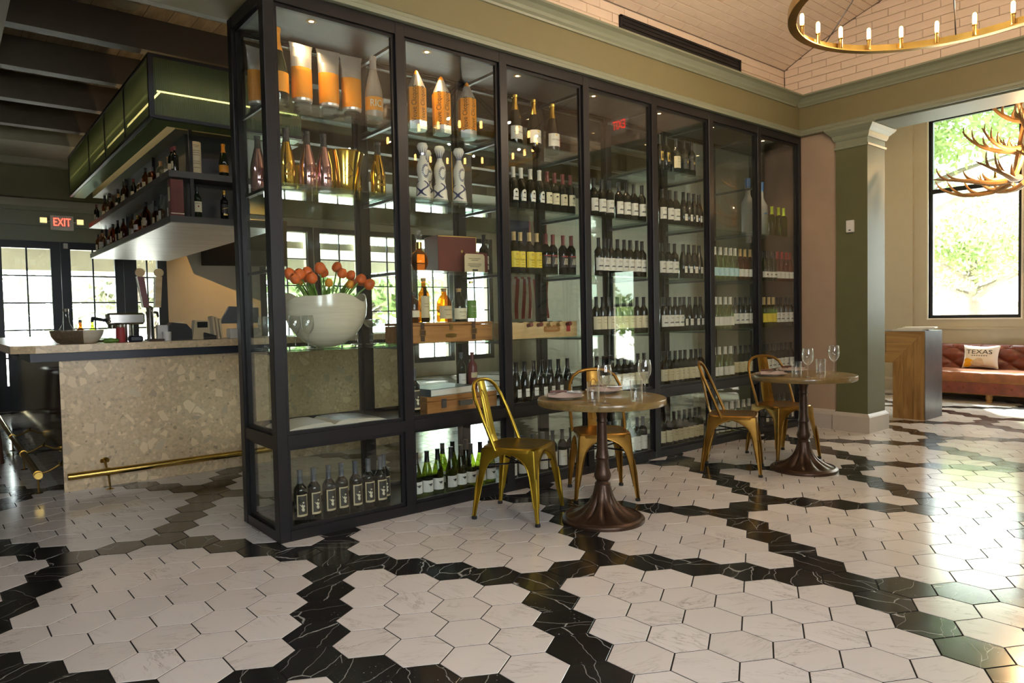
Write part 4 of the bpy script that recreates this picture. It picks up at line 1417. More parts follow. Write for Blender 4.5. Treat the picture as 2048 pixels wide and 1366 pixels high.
for k, (dx, dy, dz, yl) in enumerate(spots):
    base = Vector((dx * .35, dy * .35, .16))
    head = Vector((dx * 1.12, dy, .318 + dz))
    o = thing('tulip', '%s %s tulip from the left in the cream shell bowl' % (ORD[k], 'yellow-orange' if yl else 'orange'), 'flower', (.445, .30, 1.085), 0, 'tulips in the shell bowl')
    mid = base.lerp(head, .55) + Vector((0, 0, .03))
    kid('stem', MB().tube([base, mid, head], [.006, .005, .0045], 6), 'stem_green', o)
    d = (head - mid).normalized()
    q = d.to_track_quat('Z', 'Y').to_matrix().to_4x4()
    q.translation = head
    h = random.uniform(.062, .076) * (.75 if yl else 1)
    mbb = MB()
    prof = [(0, 0), (.4, .05), (.72, .22), (.80, .45), (.70, .70), (.48, .92), (.30, 1.0)]
    mbb.lathe([(r * h * .55, z * h) for r, z in prof], 18, fn=lambda r, z, a: r * (1 + .16 * abs(sin(1.5 * a))))
    mbb.V = [tuple(q @ Vector(v)) for v in mbb.V]
    kid('bloom', mbb, 'tulip_yellow' if yl else 'tulip', o)
    # leaf blade
    a = atan2(dy, dx) + random.uniform(-.6, .6)
    L = random.uniform(.19, .25)
    lf = MB()
    V = []
    for i in range(7):
        t = i / 6
        c = base + Vector((cos(a) * (.02 + .09 * t * t), sin(a) * (.02 + .09 * t * t), L * t))
        wv = Vector((-sin(a), cos(a), 0)) * (.021 * sin(pi * (t * .9 + .08)))
        V += [c - wv, c + Vector((cos(a), sin(a), 0)) * -.004, c + wv]
    F = []
    for i in range(6):
        F += [(i * 3, i * 3 + 1, i * 3 + 4, i * 3 + 3), (i * 3 + 1, i * 3 + 2, i * 3 + 5, i * 3 + 4)]
    lf.add(V, F)
    kid('leaf', lf, 'stem_green', o)
random.seed(5)
# stemware
WG = [(0, 0), (.034, .0), (.035, .0015), (.030, .004), (.008, .008), (.0042, .02), (.0038, .085), (.008, .092), (.022, .105), (.036, .130), (.041, .155), (.039, .185), (.0335, .215), (.0325, .215), (.038, .185), (.040, .155), (.035, .131), (.021, .107), (.006, .096), (0, .095)]
wine_me = MB().lathe(WG, 24).mesh('glass_body', 'clear')
CP = [(0, 0), (.031, .0), (.032, .0015), (.006, .006), (.0036, .015), (.0036, .10), (.008, .108), (.034, .128), (.044, .150), (.0448, .166), (.044, .166), (.043, .150), (.033, .130), (.006, .112), (0, .11)]
coupe_me = MB().lathe(CP, 22).mesh('glass_body', 'clear')
TU = [(0, 0), (.033, 0), (.034, .003), (.0375, .118), (.0365, .118), (.032, .016), (0, .014)]
tumb_me = MB().lathe(TU, 24).mesh('glass_body', 'clear')
def stem(me_, name, x, y, z, label, group, s=1.0):
    o = thing(name, label, 'glass', (x, y, z), random.uniform(0, 6), group, me_)
    o.scale = (s, s, s)
    return o
for k, (x, y) in enumerate(((.170, .11), (.243, .10))):
    stem(wine_me, 'wine_glass', x, y, 1.085, '%s empty wine glass in front of the shell bowl' % ('left' if k == 0 else 'right'), 'wine glasses by the shell bowl', .92)
for k, (x, y) in enumerate(((.11, .36), (.115, .45), (.19, .50), (.115, .27))):
    stem(wine_me, 'wine_glass', x, y, 1.085, '%s of four wine glasses behind the bowl at cabinet side' % ['second', 'third', 'farthest', 'nearest'][k], 'wine glasses at the cabinet side', .92)
for k, (x, y) in enumerate(((.735, .44), (.765, .53), (.80, .36), (.835, .45), (.905, .40), (.895, .515))):
    stem(coupe_me, 'coupe_glass', x, y, 1.085, '%s of six coupe glasses right of the shell bowl' % ORD[k], 'coupe glasses by the bowl')
# open magazine
mg = thing('magazine', 'open magazine with black and white photo page on cabinet deck', 'magazine', (.40, .27, .60))
def page(x0, x1, y0, y1, sgn):
    V = []
    n = 12
    for i in range(n + 1):
        t = i / n
        x = x0 + (x1 - x0) * t
        h = .006 + .026 * (1 - t) ** .5 * t ** .35 * 1.6 + (.012 * (1 - t))
        V += [(x, y0, h), (x, y1, h)]
    m_ = len(V)
    V += [(x0 + (x1 - x0) * i / n, y, .0005) for i in range(n + 1) for y in (y0, y1)]
    F = []
    for i in range(n):
        F.append((2 * i, 2 * i + 2, 2 * i + 3, 2 * i + 1))
        F += [(2 * i, m_ + 2 * i, m_ + 2 * i + 2, 2 * i + 2), (2 * i + 1, 2 * i + 3, m_ + 2 * i + 3, m_ + 2 * i + 1)]
    F.append((2 * n, m_ + 2 * n, m_ + 2 * n + 1, 2 * n + 1))
    return MB().add(V, F), V
pm, PV = page(.0, -.30, -.16, .17, 1)
kid('left_page', pm, 'magazine', mg)
pm, PV = page(.0, .37, -.16, .17, 1)
rp = kid('right_page', pm, 'magazine', mg)
mb = MB()
V = [(PV[2 * i][0], y, PV[2 * i][2] + .0012) for i in range(1, 13) for y in (-.11, .165)]
mb.add(V, [(2 * i, 2 * i + 2, 2 * i + 3, 2 * i + 1) for i in range(11)])
kid('photo', mb, 'photo_print', rp)
mb = MB()
for r in range(9):
    y = .11 - r * .026
    mb.add([(-.26, y, .035), (-.10 - .05 * (r % 3), y, .043), (-.10 - .05 * (r % 3), y + .004, .043), (-.26, y + .004, .035)], [(0, 1, 2, 3)])
# pencil gift boxes
def pencil(x, y, rz, label):
    o = thing('pencil_gift_box', label, 'gift box', (x, y, 2.51), rz, 'orange pencil shaped champagne boxes')
    def ring(r, z):
        return [(r * cos(pi / 6 + k * pi / 3), r * sin(pi / 6 + k * pi / 3), z) for k in range(6)]
    def loft(a):
        mb = MB()
        for s0, s1 in zip(a, a[1:]):
            mb.add(s0 + s1, [(k, (k + 1) % 6, 6 + (k + 1) % 6, 6 + k) for k in range(6)])
        return mb
    kid('eraser_end', loft([ring(.0, 0), ring(.066, 0), ring(.066, .055)]), 'silver_pack', o, True, 20)
    bd = kid('barrel', loft([ring(.0662, .055), ring(.0662, .275)]), 'orange', o, True, 20)
    # scalloped sharpened end
    mb = MB()
    n = 48
    R0, R1 = [], []
    for k in range(n):
        a = 2 * pi * k / n
        fold = abs(((a - pi / 6) % (pi / 3)) - pi / 6) / (pi / 6)
        rr = .066 * cos(pi / 6) / cos(((a - pi / 6) % (pi / 3)) - pi / 6)
        R0.append((rr * cos(a), rr * sin(a), .275))
        R1.append((rr * cos(a), rr * sin(a), .283 - .016 * fold))
    R2 = [(.022 * cos(2 * pi * k / n), .022 * sin(2 * pi * k / n), .365) for k in range(n)]
    mb.add(R1 + R2, [(k, (k + 1) % n, n + (k + 1) % n, n + k) for k in range(n)])
    kid('sharpened_cone', mb, 'silver_pack', o)
    kid('lead_tip', MB().lathe([(.022, .365), (.012, .388), (.005, .396), (0, .397)], 20), 'orange', o)
    mb = MB()
    for a in (-pi / 3, -2 * pi / 3, 0):
        nx, ny = cos(a), sin(a)
        rr = .0663 * cos(pi / 6) + .0006
        flat_text(mb, TX['Veuve Clicquot'], (nx * rr, ny * rr, .165), (0, 0, -1) if False else (0, 0, 1), (ny * 1.0, -nx * 1.0, 0))
    mb.V = [v for v in mb.V]
    kid('lettering', mb, 'ink', bd, False)
for k, x in enumerate((1.098, 1.294, 1.512)):
    pencil(x, .20, -.35, '%s of three orange pencil-shaped champagne boxes' % ORD[k])
# ceramic decanters
AZ = [(0, 0), (.052, 0), (.056, .004), (.050, .03), (.047, .075), (.043, .11), (.034, .145), (.036, .165), (.041, .20), (.040, .235), (.030, .265), (.020, .285), (.017, .31)]
az_body = MB().lathe(AZ, 26).mesh('body', 'ceramic')
az_stop = MB().lathe([(.017, .31), (.022, .325), (.034, .345), (.038, .362), (.030, .382), (.012, .393), (0, .395)], 22).mesh('stopper', 'ceramic')
az_cap = MB().lathe([(.031, .382), (.013, .394), (0, .396)], 22).mesh('bell', 'steel')
mb = MB()
def rad_az(z):
    for (r0, a), (r1, b) in zip(AZ[1:], AZ[2:]):
        if a <= z <= b:
            return r0 + (r1 - r0) * (z - a) / (b - a)
    return .02
def dot(mb, x, z, s=.0055, rot=0):
    pts = []
    for k in range(6):
        a = k * pi / 3 + rot
        xx, zz = x + s * cos(a), z + s * .75 * sin(a)
        r = rad_az(zz) + .0015
        t = -pi / 2 + xx / .045
        pts.append((r * cos(t), r * sin(t), zz))
    mb.add(pts, [tuple(range(6))])
for k in range(22):
    a = pi * .35 + 1.75 * pi * k / 21
    for rr in (.027, .034):
        dot(mb, rr * .85 * cos(a), .195 + rr * 1.25 * sin(a), .0042, a)
for k in range(22):
    t = k / 21
    zz = .03 + .095 * t
    xx = .024 * sin(t * 2 * pi) * (-1)
    for d_ in (-.004, .004):
        dot(mb, xx + d_ - .012, zz, .0045)
        dot(mb, -xx + d_ + .052, zz, .0045)
        dot(mb, -xx + d_ - .066, zz, .0045)
for k in range(14):
    dot(mb, -.07 + .0105 * k, .014, .0035)
for k in range(12):
    a = 2 * pi * k / 12
    r = .0185
    mb.add([(r * cos(a - .2), r * sin(a - .2), .300), (r * cos(a + .2), r * sin(a + .2), .300), ((.037) * cos(a), (.037) * sin(a), .352)], [(0, 1, 2)])
az_dec = mb.mesh('painted_pattern', 'ceramic_blue', False)
for k, (x, y) in enumerate(((1.118, .18), (1.262, .19), (1.408, .17), (1.25, .34))):
    o = thing('ceramic_decanter', ['leftmost front white ceramic decanter with blue painted leaves', 'middle front white ceramic decanter with blue painted leaves', 'rightmost white ceramic decanter with blue painted leaves', 'white ceramic decanter standing behind the front three'][k], 'decanter', (x, y, 2.04), random.uniform(-.15, .15), 'blue and white ceramic decanters')
    O('body', az_body, o)
    O('stopper', az_stop, o)
    O('bell', az_cap, o)
    O('painted_pattern', az_dec, o)
bx = thing('gift_box', 'tall black gift box with thin gold lines behind ceramic decanters', 'box', (1.50, .42, 2.04))
kid('box_body', MB().cbox(-.13, .13, -.10, .10, 0, .40, .003), 'box_black', bx)
kid('gold_line', MB().box(-.05, -.045, -.1015, -.1005, 0, .40).box(.01, .015, -.1015, -.1005, 0, .40), 'ink_gold', bx, False)
dc = thing('crystal_decanter', 'clear glass decanter standing left of the ceramic decanters', 'decanter', (1.01, .30, 2.04))
kid('body', MB().lathe([(0, 0), (.05, 0), (.056, .02), (.058, .09), (.045, .14), (.018, .18), (.016, .24), (.02, .245)], 20), 'bottle_clear', dc)
kid('stopper', MB().sphere((0, 0, .275), .03, 10, 8), 'clear', dc)
# second glass shelf, bay 2
dc = thing('cognac_decanter', 'ornate crystal cognac decanter with fleur stopper beside maroon box', 'decanter', (1.085, .20, 1.565))
kid('body', MB().lathe([(0, 0), (.030, 0), (.036, .006), (.058, .05), (.060, .08), (.045, .12), (.018, .145), (.016, .19), (.02, .195)], 18, fn=lambda r, z, a: r * (1 + .03 * cos(9 * a))), 'bottle_amber', dc)
kid('collar', MB().lathe([(.017, .15), (.021, .155), (.021, .195), (.017, .2)], 16), 'gold', dc)
st = MB().sphere((0, 0, .225), .020, 10, 8).sphere((-.018, 0, .245), .012, 8, 6).sphere((.018, 0, .245), .012, 8, 6).sphere((0, 0, .270), .014, 8, 6)
kid('stopper', st, 'clear', dc)
bx = thing('presentation_box', 'maroon presentation box with gilt edge beside framed card', 'box', (1.44, .36, 1.565), -.12)
kid('box_body', MB().cbox(-.15, .16, -.12, .10, 0, .265, .003), 'maroon', bx)
kid('gilt_edge', MB().box(-.148, .158, -.1216, -.1206, .256, .261).box(.153, .158, -.1216, -.1206, .004, .256), 'ink_gold', bx, False)
kid('emblem', MB().box(.035, .043, -.1216, -.1206, .145, .165).box(.030, .048, -.1216, -.1206, .152, .157), 'ink_gold', bx, False)
cd = thing('certificate_card', 'cream certificate with clipped corners in maroon frame', 'card', (1.52, .17, 1.565), -.10)
kid('frame', MB().box(-.075, .115, .0, .012, 0, .145), 'maroon', cd, False)
cp_ = kid('card', MB().prism([(-.078, .002), (.088, .002), (.088, .12), (.075, .135), (-.065, .135), (-.078, .12)], 'Y', -.002, -.0005), 'paper_tan', cd, False)
mb = MB()
for z, a in ((.10, .05), (.088, .03), (.062, .055), (.052, .055), (.042, .04)):
    mb.box(.005 - a, .005 + a, -.0032, -.0022, z, z + .003)
mb.box(-.015, .03, -.0032, -.0022, .014, .026)
kid('lettering', mb, 'ink', cp_, False)
# first glass shelf, bay 2: strapped wooden case with whiskeys on top
cs = thing('wooden_case', 'brown wooden presentation case with two leather straps', 'case', (1.275, .24, 1.085))
kid('lower_box', MB().cbox(-.36, .36, -.12, .15, 0, .115, .004), 'case_wood', cs)
kid('lid', MB().cbox(-.362, .362, -.122, .152, .117, .135, .004), 'case_wood', cs)
for x in (-.23, .19):
    st = kid('strap', MB().box(x - .014, x + .014, -.1255, -.1215, .012, .137).box(x - .014, x + .014, -.1255, .154, .135, .138), 'leather_strap', cs, False)
    kid('buckle', MB().box(x - .022, x - .016, -.130, -.1256, .05, .09).box(x + .016, x + .022, -.130, -.1256, .05, .09).box(x - .016, x + .016, -.130, -.1256, .05, .055).box(x - .016, x + .016, -.130, -.1256, .085, .09), 'brass_dark', st, False)
kid('plaque', MB().prism([(-.045, .035), (.0, .030), (.045, .035), (.045, .055), (0, .06), (-.045, .055)], 'Y', -.1225, -.1205), 'brass_dark', cs, False)
kid('latch', MB().box(-.012, .012, -.125, -.1205, .085, .125), 'brass_dark', cs, False)
for key, x, lab, sc_ in (('amber_small', 1.045, 'small amber bottle at the left end of the strapped wooden case', .9), ('tan_tall', 1.125, 'tall whiskey bottle with long tan label on strapped case', 1.05), ('sp2', 1.20, 'dark bottle half hidden behind whiskeys on strapped case', .8), ('amber_pig', 1.29, 'squat amber whiskey bottle with cork on strapped case', 1.1), ('clear_pig', 1.415, 'squat clear whiskey bottle with cream label on strapped case', 1.1), ('weller', 1.525, 'tall whiskey bottle with green label on strapped case', 1.0)):
    bottle(key, x, .22 if key != 'sp2' else .32, 1.085 + .138, lab, 'bottle', 'whiskey bottles on the strapped wooden case', 'spirit_bottle', 0, sc_)
# deck, bay 2
wbx = thing('latched_wooden_box', 'orange-brown wooden box with two metal latches on the deck', 'box', (1.37, .22, .60))
kid('lower_box', MB().cbox(-.32, .27, -.13, .14, 0, .09, .004), 'case_wood', wbx)
kid('lid', MB().cbox(-.321, .271, -.131, .141, .092, .125, .004), 'case_wood', wbx)
for x in (-.19, .16):
    kid('latch', MB().box(x - .018, x + .018, -.140, -.1315, .045, .105).box(x - .012, x + .012, -.146, -.140, .06, .085), 'metal_grey', wbx, False)
kid('handle', MB().box(-.07, -.063, -.150, -.1315, .05, .085).box(.03, .037, -.150, -.1315, .05, .085).box(-.07, .037, -.156, -.150, .05, .085), 'metal_grey', wbx, False)
bo = thing('coffee_table_book', 'large grey coffee-table book lying on the latched box', 'book', (1.26, .24, .725), .12)
kid('cover', MB().box(-.20, .20, -.13, .13, 0, .004).box(-.20, .20, -.13, .13, .046, .05).box(-.20, -.196, -.13, .13, .004, .046), 'book_grey', bo, False)
kid('page_block', MB().box(-.196, .195, -.126, .126, .004, .046), 'paper_white', bo, False)
bottle('redwax', 1.58, .30, .725, 'maroon bottle with a hanging tan tag on the latched box', 'bottle', None, 'spirit_bottle', 0, .95)
bottle('sp6', 1.50, .33, .725, 'clear liquor bottle behind the maroon tagged bottle', 'bottle', None, 'spirit_bottle', 0, .95)
# wine crate, bay 3
cr = thing('wine_crate', 'pale pine wine crate branded with a brown oval plaque', 'crate', (2.13, .24, 1.085))
for nm, bxx in (('front_board', (-.33, .33, -.145, -.133, 0, .118)), ('back_board', (-.33, .33, .133, .145, 0, .118)), ('end_board', (-.33, -.318, -.133, .133, 0, .118)), ('end_board', (.318, .33, -.133, .133, 0, .118)), ('bottom_board', (-.318, .318, -.133, .133, 0, .012))):
    kid(nm, MB().box(*bxx), 'pine', cr, False)
fbd = cr.children[0]
pq = kid('plaque', MB().prism([(-.02, .045), (.02, .040), (.10, .040), (.14, .045), (.145, .062), (.14, .085), (.10, .092), (.06, .096), (.02, .092), (-.02, .085), (-.025, .062)], 'Y', -.148, -.1455), 'case_wood', fbd, False)
mb = MB()
flat_text(mb, TX['INSIGNIA'], (.06, -.1486, .066), (.62, 0, 0), (0, 0, .62))
kid('lettering', mb, 'pine', fbd, False)
kid('seal', MB().box(.215, .255, -.1465, -.1452, .04, .09), 'ink_red', fbd, False)
for k, (x, key) in enumerate(((1.93, 'beige'), (2.03, 'swirl'), (2.13, 'yellow'), (2.23, 'yellow'), (2.33, 'swirl'))):
    o = bottle(key, x + .02, .36, 1.085 + .055, '%s of five wine bottles lying in the pine crate' % ORD[k], 'bottle', 'wine bottles lying in the crate', 'wine_bottle')
    o.rotation_euler = (radians(82), 0, 0)
    o.location.z = 1.085 + .060
# ================================================================== BAR
bar = thing('bar_counter', 'pale terrazzo bar with thick stone counter and dark glossy side', 'bar', (0, 0, 0))
kid('end_panel', MB().box(-.75, 2.3, 2.317, 2.337, .0, .985), 'terrazzo', bar, False)
kid('core', MB().box(-.74, 2.3, 2.337, 2.9, .0, .985).box(-.74, -.15, 2.9, 7.2, 0, .985), 'deck_dark', bar, False)
kid('side_panel', MB().box(-.752, -.742, 2.337, 7.2, .0, .985), 'bar_gloss', bar, False)
kid('under_band', MB().box(-.93, 2.32, 2.275, 2.93, .987, 1.05).box(-.93, -.05, 2.93, 7.22, .987, 1.05), 'navy', bar, False)
mb = MB()
mb.prism([(-.90, 2.225), (2.4, 2.225), (2.4, 2.95), (-.05, 2.95), (-.05, 7.25), (-1.04, 7.25), (-1.04, 2.34)], 'Z', 1.052, 1.108)
kid('counter_slab', mb, 'terrazzo', bar, False)
kid('slab_arris', MB().box(-.9, 2.4, 2.218, 2.225, 1.058, 1.102), 'terrazzo', bar, False)
# foot rails
def rail_pipe(name, label, pts, brackets, disc=True):
    o = thing(name, label, 'foot rail', (0, 0, 0))
    kid('pipe', MB().tube(pts, .026, 16), 'brass', o)
    for (a, b, f) in brackets:
        k = kid('bracket', MB().tube([a, (Vector(a) + Vector(b)) / 2 + Vector((0, 0, -.012)), b], [.010, .008, .010], 8).tube([a, f + Vector((0, 0, .02)), f], [.008, .007, .008], 8), 'brass_dark', o)
        d = (Vector(b) - Vector(a)).normalized()
        kid('flange', MB().tube([Vector(b) - d * .006, Vector(b)], [.03, .034], 14).lathe([(0, .006), (.02, .005), (.03, 0)], 14, f.x, f.y, f.z), 'brass', k)
        t = (Vector(pts[-1]) - Vector(pts[0])).normalized()
        kid('collar', MB().tube([Vector(a) - t * .014, Vector(a) + t * .014], .030, 16), 'brass', k)
zr = .135
rail_pipe('brass_foot_rail', 'brass foot rail along the terrazzo bar end', [(-.74, 2.195, zr), (2.3, 2.195, zr)], [(Vector((x, 2.195, zr)), Vector((x, 2.316, .20)), Vector((x + .01, 2.20, 0))) for x in (-.48, .62, 1.7)])
rail_pipe('brass_foot_rail', 'brass foot rail along the glossy left side of bar', [(-.90, 2.40, zr), (-.90, 7.1, zr)], [(Vector((-.90, y, zr)), Vector((-.753, y, .19)), Vector((-.90, y - .03, 0))) for y in (2.47, 3.6, 4.8)])
hk = thing('bag_hook', 'small black bag hook under the bar counter overhang', 'hook', (-.99, 2.42, 1.05))
kid('hook_body', MB().tube([(0, 0, 0), (0, 0, -.02), (-.012, 0, -.04), (-.028, 0, -.03), (-.03, 0, -.018)], .005, 8), 'plastic_black', hk)
# stools along the left side
def stool(x, y, label):
    o = thing('bar_stool', label, 'stool', (x, y, 0), 0, 'dark wooden bar stools')
    kid('seat', MB().cbox(-.19, .19, -.19, .19, .72, .76, .012), 'stool_wood', o)
    for sx in (-1, 1):
        for sy in (-1, 1):
            kid('leg', MB().tube([(sx * .15, sy * .15, .72), (sx * .20, sy * .20, 0)], [.022, .016], 8), 'stool_wood', o)
    for a, b in (((-.185, -.185), (.185, -.185)), ((.185, -.185), (.185, .185)), ((.185, .185), (-.185, .185)), ((-.185, .185), (-.185, -.185))):
        kid('stretcher', MB().tube([(a[0], a[1], .22), (b[0], b[1], .22)], .011, 8), 'stool_wood', o)
    kid('backrest', MB().box(-.21, -.185, -.19, .19, .88, 1.0).box(-.20, -.185, -.17, -.145, .76, .88).box(-.20, -.185, .145, .17, .76, .88), 'stool_wood', o, False)
for k, y in enumerate((4.22, 5.15, 6.1)):
    stool(-1.23, y, '%s dark wooden stool at the left side of the bar' % ['nearest', 'middle', 'farthest'][k])
# ------------------------------------------------------------------ things on the bar
ZC = 1.108
for k in range(4):
    o = thing('steel_bowl', '%s of four nested pale bowls on the bar corner' % ORD[k], 'bowl', (-.66 + .042 * k, 2.55 - .006 * k, ZC), 0, 'nested bowls on the bar corner')
    kid('bowl_body', MB().lathe([(0, 0), (.05, 0), (.075, .012), (.108, .055), (.120, .105), (.117, .105), (.104, .057), (.07, .018), (0, .010)], 26), 'shell' if k == 3 else 'steel', o)
def onbar(name, label, cat, x, y, parts, rz=0):
    o = thing(name, label, cat, (x, y, ZC), rz)
    for nm, mb, mat in parts:
        kid(nm, mb, mat, o)
    return o
onbar('swing_top_bottle', 'clear conical swing-top bottle beside nested bowls on bar', 'bottle', -.385, 2.47, [('body', MB().lathe([(0, 0), (.048, 0), (.05, .01), (.03, .09), (.016, .125), (.015, .16)], 18), 'bottle_clear'), ('stopper', MB().sphere((0, 0, .168), .014, 10, 6), 'steel'), ('pourer', MB().tube([(0, 0, .17), (.01, 0, .20)], .004, 6), 'steel')])
onbar('water_carafe', 'tall clear glass carafe behind the nested bowls', 'carafe', -.64, 2.76, [('body', MB().lathe([(0, 0), (.055, 0), (.06, .02), (.055, .10), (.025, .16), (.018, .24), (.024, .26)], 18), 'bottle_clear'), ('stopper', MB().lathe([(0, .255), (.02, .255), (.022, .275), (0, .28)], 14), 'steel')])
onbar('mint_bunch', 'bunch of green mint leaves on the bar front', 'herb', -.40, 2.355, [('leaf_cluster', MB().sphere((0, 0, .02), .03, 9, 5, 1.3, 1, .7).sphere((.035, 0, .018), .022, 8, 5, 1.2, 1, .75).sphere((-.03, .01, .018), .022, 8, 5, 1, 1, .8), 'stem_green')])
onbar('red_jar', 'glass jar with dark red contents on the bar', 'jar', -.31, 2.46, [('body', MB().lathe([(0, 0), (.033, 0), (.036, .006), (.034, .10), (.028, .12)], 16), 'ink_red'), ('lid', MB().lathe([(.03, .12), (.031, .14), (0, .141)], 16), 'steel')])
onbar('glass_dome', 'domed glass cake cover behind the bowls on bar', 'glass cover', -.42, 2.88, [('dome', MB().lathe([(.15, 0), (.15, .10), (.13, .19), (.08, .235), (0, .25)], 26), 'clear'), ('rim', MB().tube([(.15 * cos(2 * pi * k / 24), .15 * sin(2 * pi * k / 24), .006) for k in range(24)], .006, 6, closed=True), 'steel')])
em = thing('espresso_grouphead', 'chrome espresso machine head with portafilter on the bar', 'coffee machine', (-.235, 2.58, ZC))
kid('column', MB().lathe([(0, 0), (.055, 0), (.055, .015), (.04, .02), (.04, .14), (0, .14)], 20), 'steel', em)
kid('head', MB().cbox(-.15, .12, -.06, .07, .14, .235, .015), 'steel', em)
kid('portafilter', MB().tube([(-.14, -.02, .175), (-.20, -.03, .185), (-.26, -.04, .195)], [.014, .012, .016], 10), 'plastic_black', em)
kid('basket', MB().lathe([(0, 0), (.03, 0), (.034, .03), (0, .03)], 16, -.115, -.02, .11), 'steel', em)
onbar('blue_cloth_pad', 'folded navy cloth pad beneath the chrome machine', 'cloth', -.21, 2.43, [('pad', MB().cbox(-.05, .05, -.04, .04, 0, .05, .012), 'navy')])
tt = thing('draft_tap_tower', 'chrome draft beer tower with two tall tap handles', 'beer tap', (-.03, 2.75, ZC))
kid('column', MB().lathe([(0, 0), (.05, 0), (.05, .01), (.03, .015), (.028, .27), (.034, .28), (0, .30)], 18), 'steel', tt)
kid('faucet', MB().tube([(-.03, -.03, .24), (-.04, -.08, .235), (-.04, -.10, .20)], [.012, .011, .009], 8), 'steel', tt)
kid('faucet', MB().tube([(.03, -.03, .24), (.04, -.08, .235), (.04, -.10, .20)], [.012, .011, .009], 8), 'steel', tt)
def handle(x, lean, m1, m2, nm):
    h = kid('tap_handle', MB().prism([(x - .022, .28), (x + .022, .28), (x + .026 + lean, .54), (x - .026 + lean, .54)], 'Y', -.075, -.05), m1, tt, False)
    kid('badge', MB().prism([(x + lean * 1.1 + .036 * cos(2 * pi * k / 18), .575 + .036 * sin(2 * pi * k / 18)) for k in range(18)], 'Y', -.08, -.05), m2, h, False)
    kid('handle_edge', MB().prism([(x - .030, .28), (x - .022, .28), (x - .026 + lean, .54), (x - .036 + lean, .54)], 'Y', -.077, -.048), 'steel', h, False)
handle(-.04, -.035, 'foil_maroon', 'foil_tan', 'a')
handle(.05, .015, 'pine', 'foil_tan', 'b')
onbar('glass_rack', 'small white perforated caddy under the beer taps', 'caddy', .025, 2.60, [('caddy_body', MB().cbox(-.04, .04, -.03, .03, 0, .13, .004), 'plastic_white')])
onbar('white_candle_cup', 'plain white paper cup on the bar front edge', 'cup', .02, 2.42, [('cup_body', MB().lathe([(0, 0), (.033, 0), (.035, .075), (.033, .075), (.031, .004), (0, .003)], 20), 'plastic_white')])
onbar('leather_tray', 'flat brown leather bill tray on the bar', 'tray', -.06, 2.42, [('tray_base', MB().cbox(-.055, .055, -.04, .04, 0, .018, .004), 'leather_strap')])
onbar('receipt_printer', 'black receipt printer on the bar counter', 'printer', .16, 2.62, [('housing', MB().prism([(-.09, 0), (.09, 0), (.09, .085), (.05, .135), (-.06, .15), (-.09, .12)], 'Y', -.07, .08), 'plastic_black'), ('paper_slot', MB().box(-.05, .04, -.02, .0, .146, .152), 'plastic_white')])
onbar('tape_roll', 'dark round tape roll beside the black printer', 'tape roll', .115, 2.85, [('roll', MB().lathe([(.02, 0), (.055, 0), (.055, .11), (.02, .11)], 20), 'plastic_black')])
onbar('card_terminal', 'tan payment terminal with black screen on the bar', 'card terminal', .33, 2.60, [('housing', MB().prism([(-.075, 0), (.075, 0), (.065, .16), (-.055, .165)], 'Y', -.05, .03), 'paper_tan'), ('screen', MB().box(-.035, .05, -.053, -.0505, .10, .15), 'tv')])
onbar('stapler', 'black stapler lying in front of the payment terminal', 'stapler', .36, 2.42, [('base', MB().cbox(-.05, .05, -.015, .015, 0, .015, .003), 'plastic_black'), ('arm', MB().prism([(-.05, .018), (.05, .018), (.05, .03), (-.045, .06), (-.05, .05)], 'Y', -.013, .013), 'plastic_black')])
for k in range(3):
    o = thing('menu_booklet', '%s of three leaning paper menus on the bar' % ORD[k], 'menu', (.475 + .028 * k, 2.62, ZC), 0, 'menus standing on the bar')
    kid('booklet', MB().prism([(-.035, 0), (-.02, 0), (-.035, .20 - .012 * k), (-.055, .195 - .012 * k)], 'Y', -.06, .06), 'paper_tan', o, False)
onbar('pos_screen', 'angled grey point of sale screen at the right of the bar', 'monitor', .70, 2.66, [('screen_back', MB().prism([(-.19, .13), (.16, .13), (.16, .27), (-.10, .285)], 'Y', -.02, .02), 'foil_grey'), ('stand', MB().box(-.03, .03, -.02, .02, 0, .13), 'plastic_black')])
onbar('napkin_box', 'white rectangular napkin box below the screen on bar', 'box', .66, 2.48, [('box_body', MB().cbox(-.13, .14, -.05, .05, 0, .085, .004), 'plastic_white')])
for k in range(3):
    onbar('bar_bottle', '%s small bottle standing behind the bar items' % ['amber', 'green', 'clear'][k], 'bottle', -.53 + .09 * k, 2.86 + .02 * k, [('body', MB().lathe([(0, 0), (.028, 0), (.03, .005), (.028, .10), (.011, .13), (.011, .17), (0, .171)], 14), ['bottle_amber', 'bottle_lime', 'bottle_clear'][k]), ('cap', MB().lathe([(.012, .165), (.012, .185), (0, .186)], 12), 'foil_black')])

# ================================================================== OVERHEAD BOTTLE RACK
ox0, ox1, oy0, oy1 = .254, 1.27, 3.13, 7.5
ov = thing('overhead_rack', 'suspended dark bar rack with fluted glass canopy and two shelves', 'rack', (0, 0, 0))
kid('bottom_slab', MB().box(ox0, ox1, oy0, oy1, 2.185, 2.245), 'slab_edge', ov, False)
kid('soffit_board', MB().box(ox0 + .004, ox1 - .004, oy0 + .004, oy1 - .004, 2.178, 2.185), 'slab_grey', ov, False)
kid('middle_shelf', MB().box(ox0, ox1, oy0, oy1, 2.60, 2.66), 'slab_edge', ov, False)
kid('core', MB().box(ox0 + .22, ox1 - .22, oy0 + .26, oy1 - .1, 2.245, 2.60).box(ox0 + .22, ox1 - .22, oy0 + .26, oy1 - .1, 2.66, 3.07), 'deck_dark', ov, False)
for y in (oy0 + .02, 4.6, 6.05, oy1 - .03):
    kid('hanger_post', MB().box(ox0 + .19, ox0 + .22, y, y + .03, 2.245, 2.60).box(ox0 + .19, ox0 + .22, y, y + .03, 2.66, 3.07), 'steel_dark', ov, False)
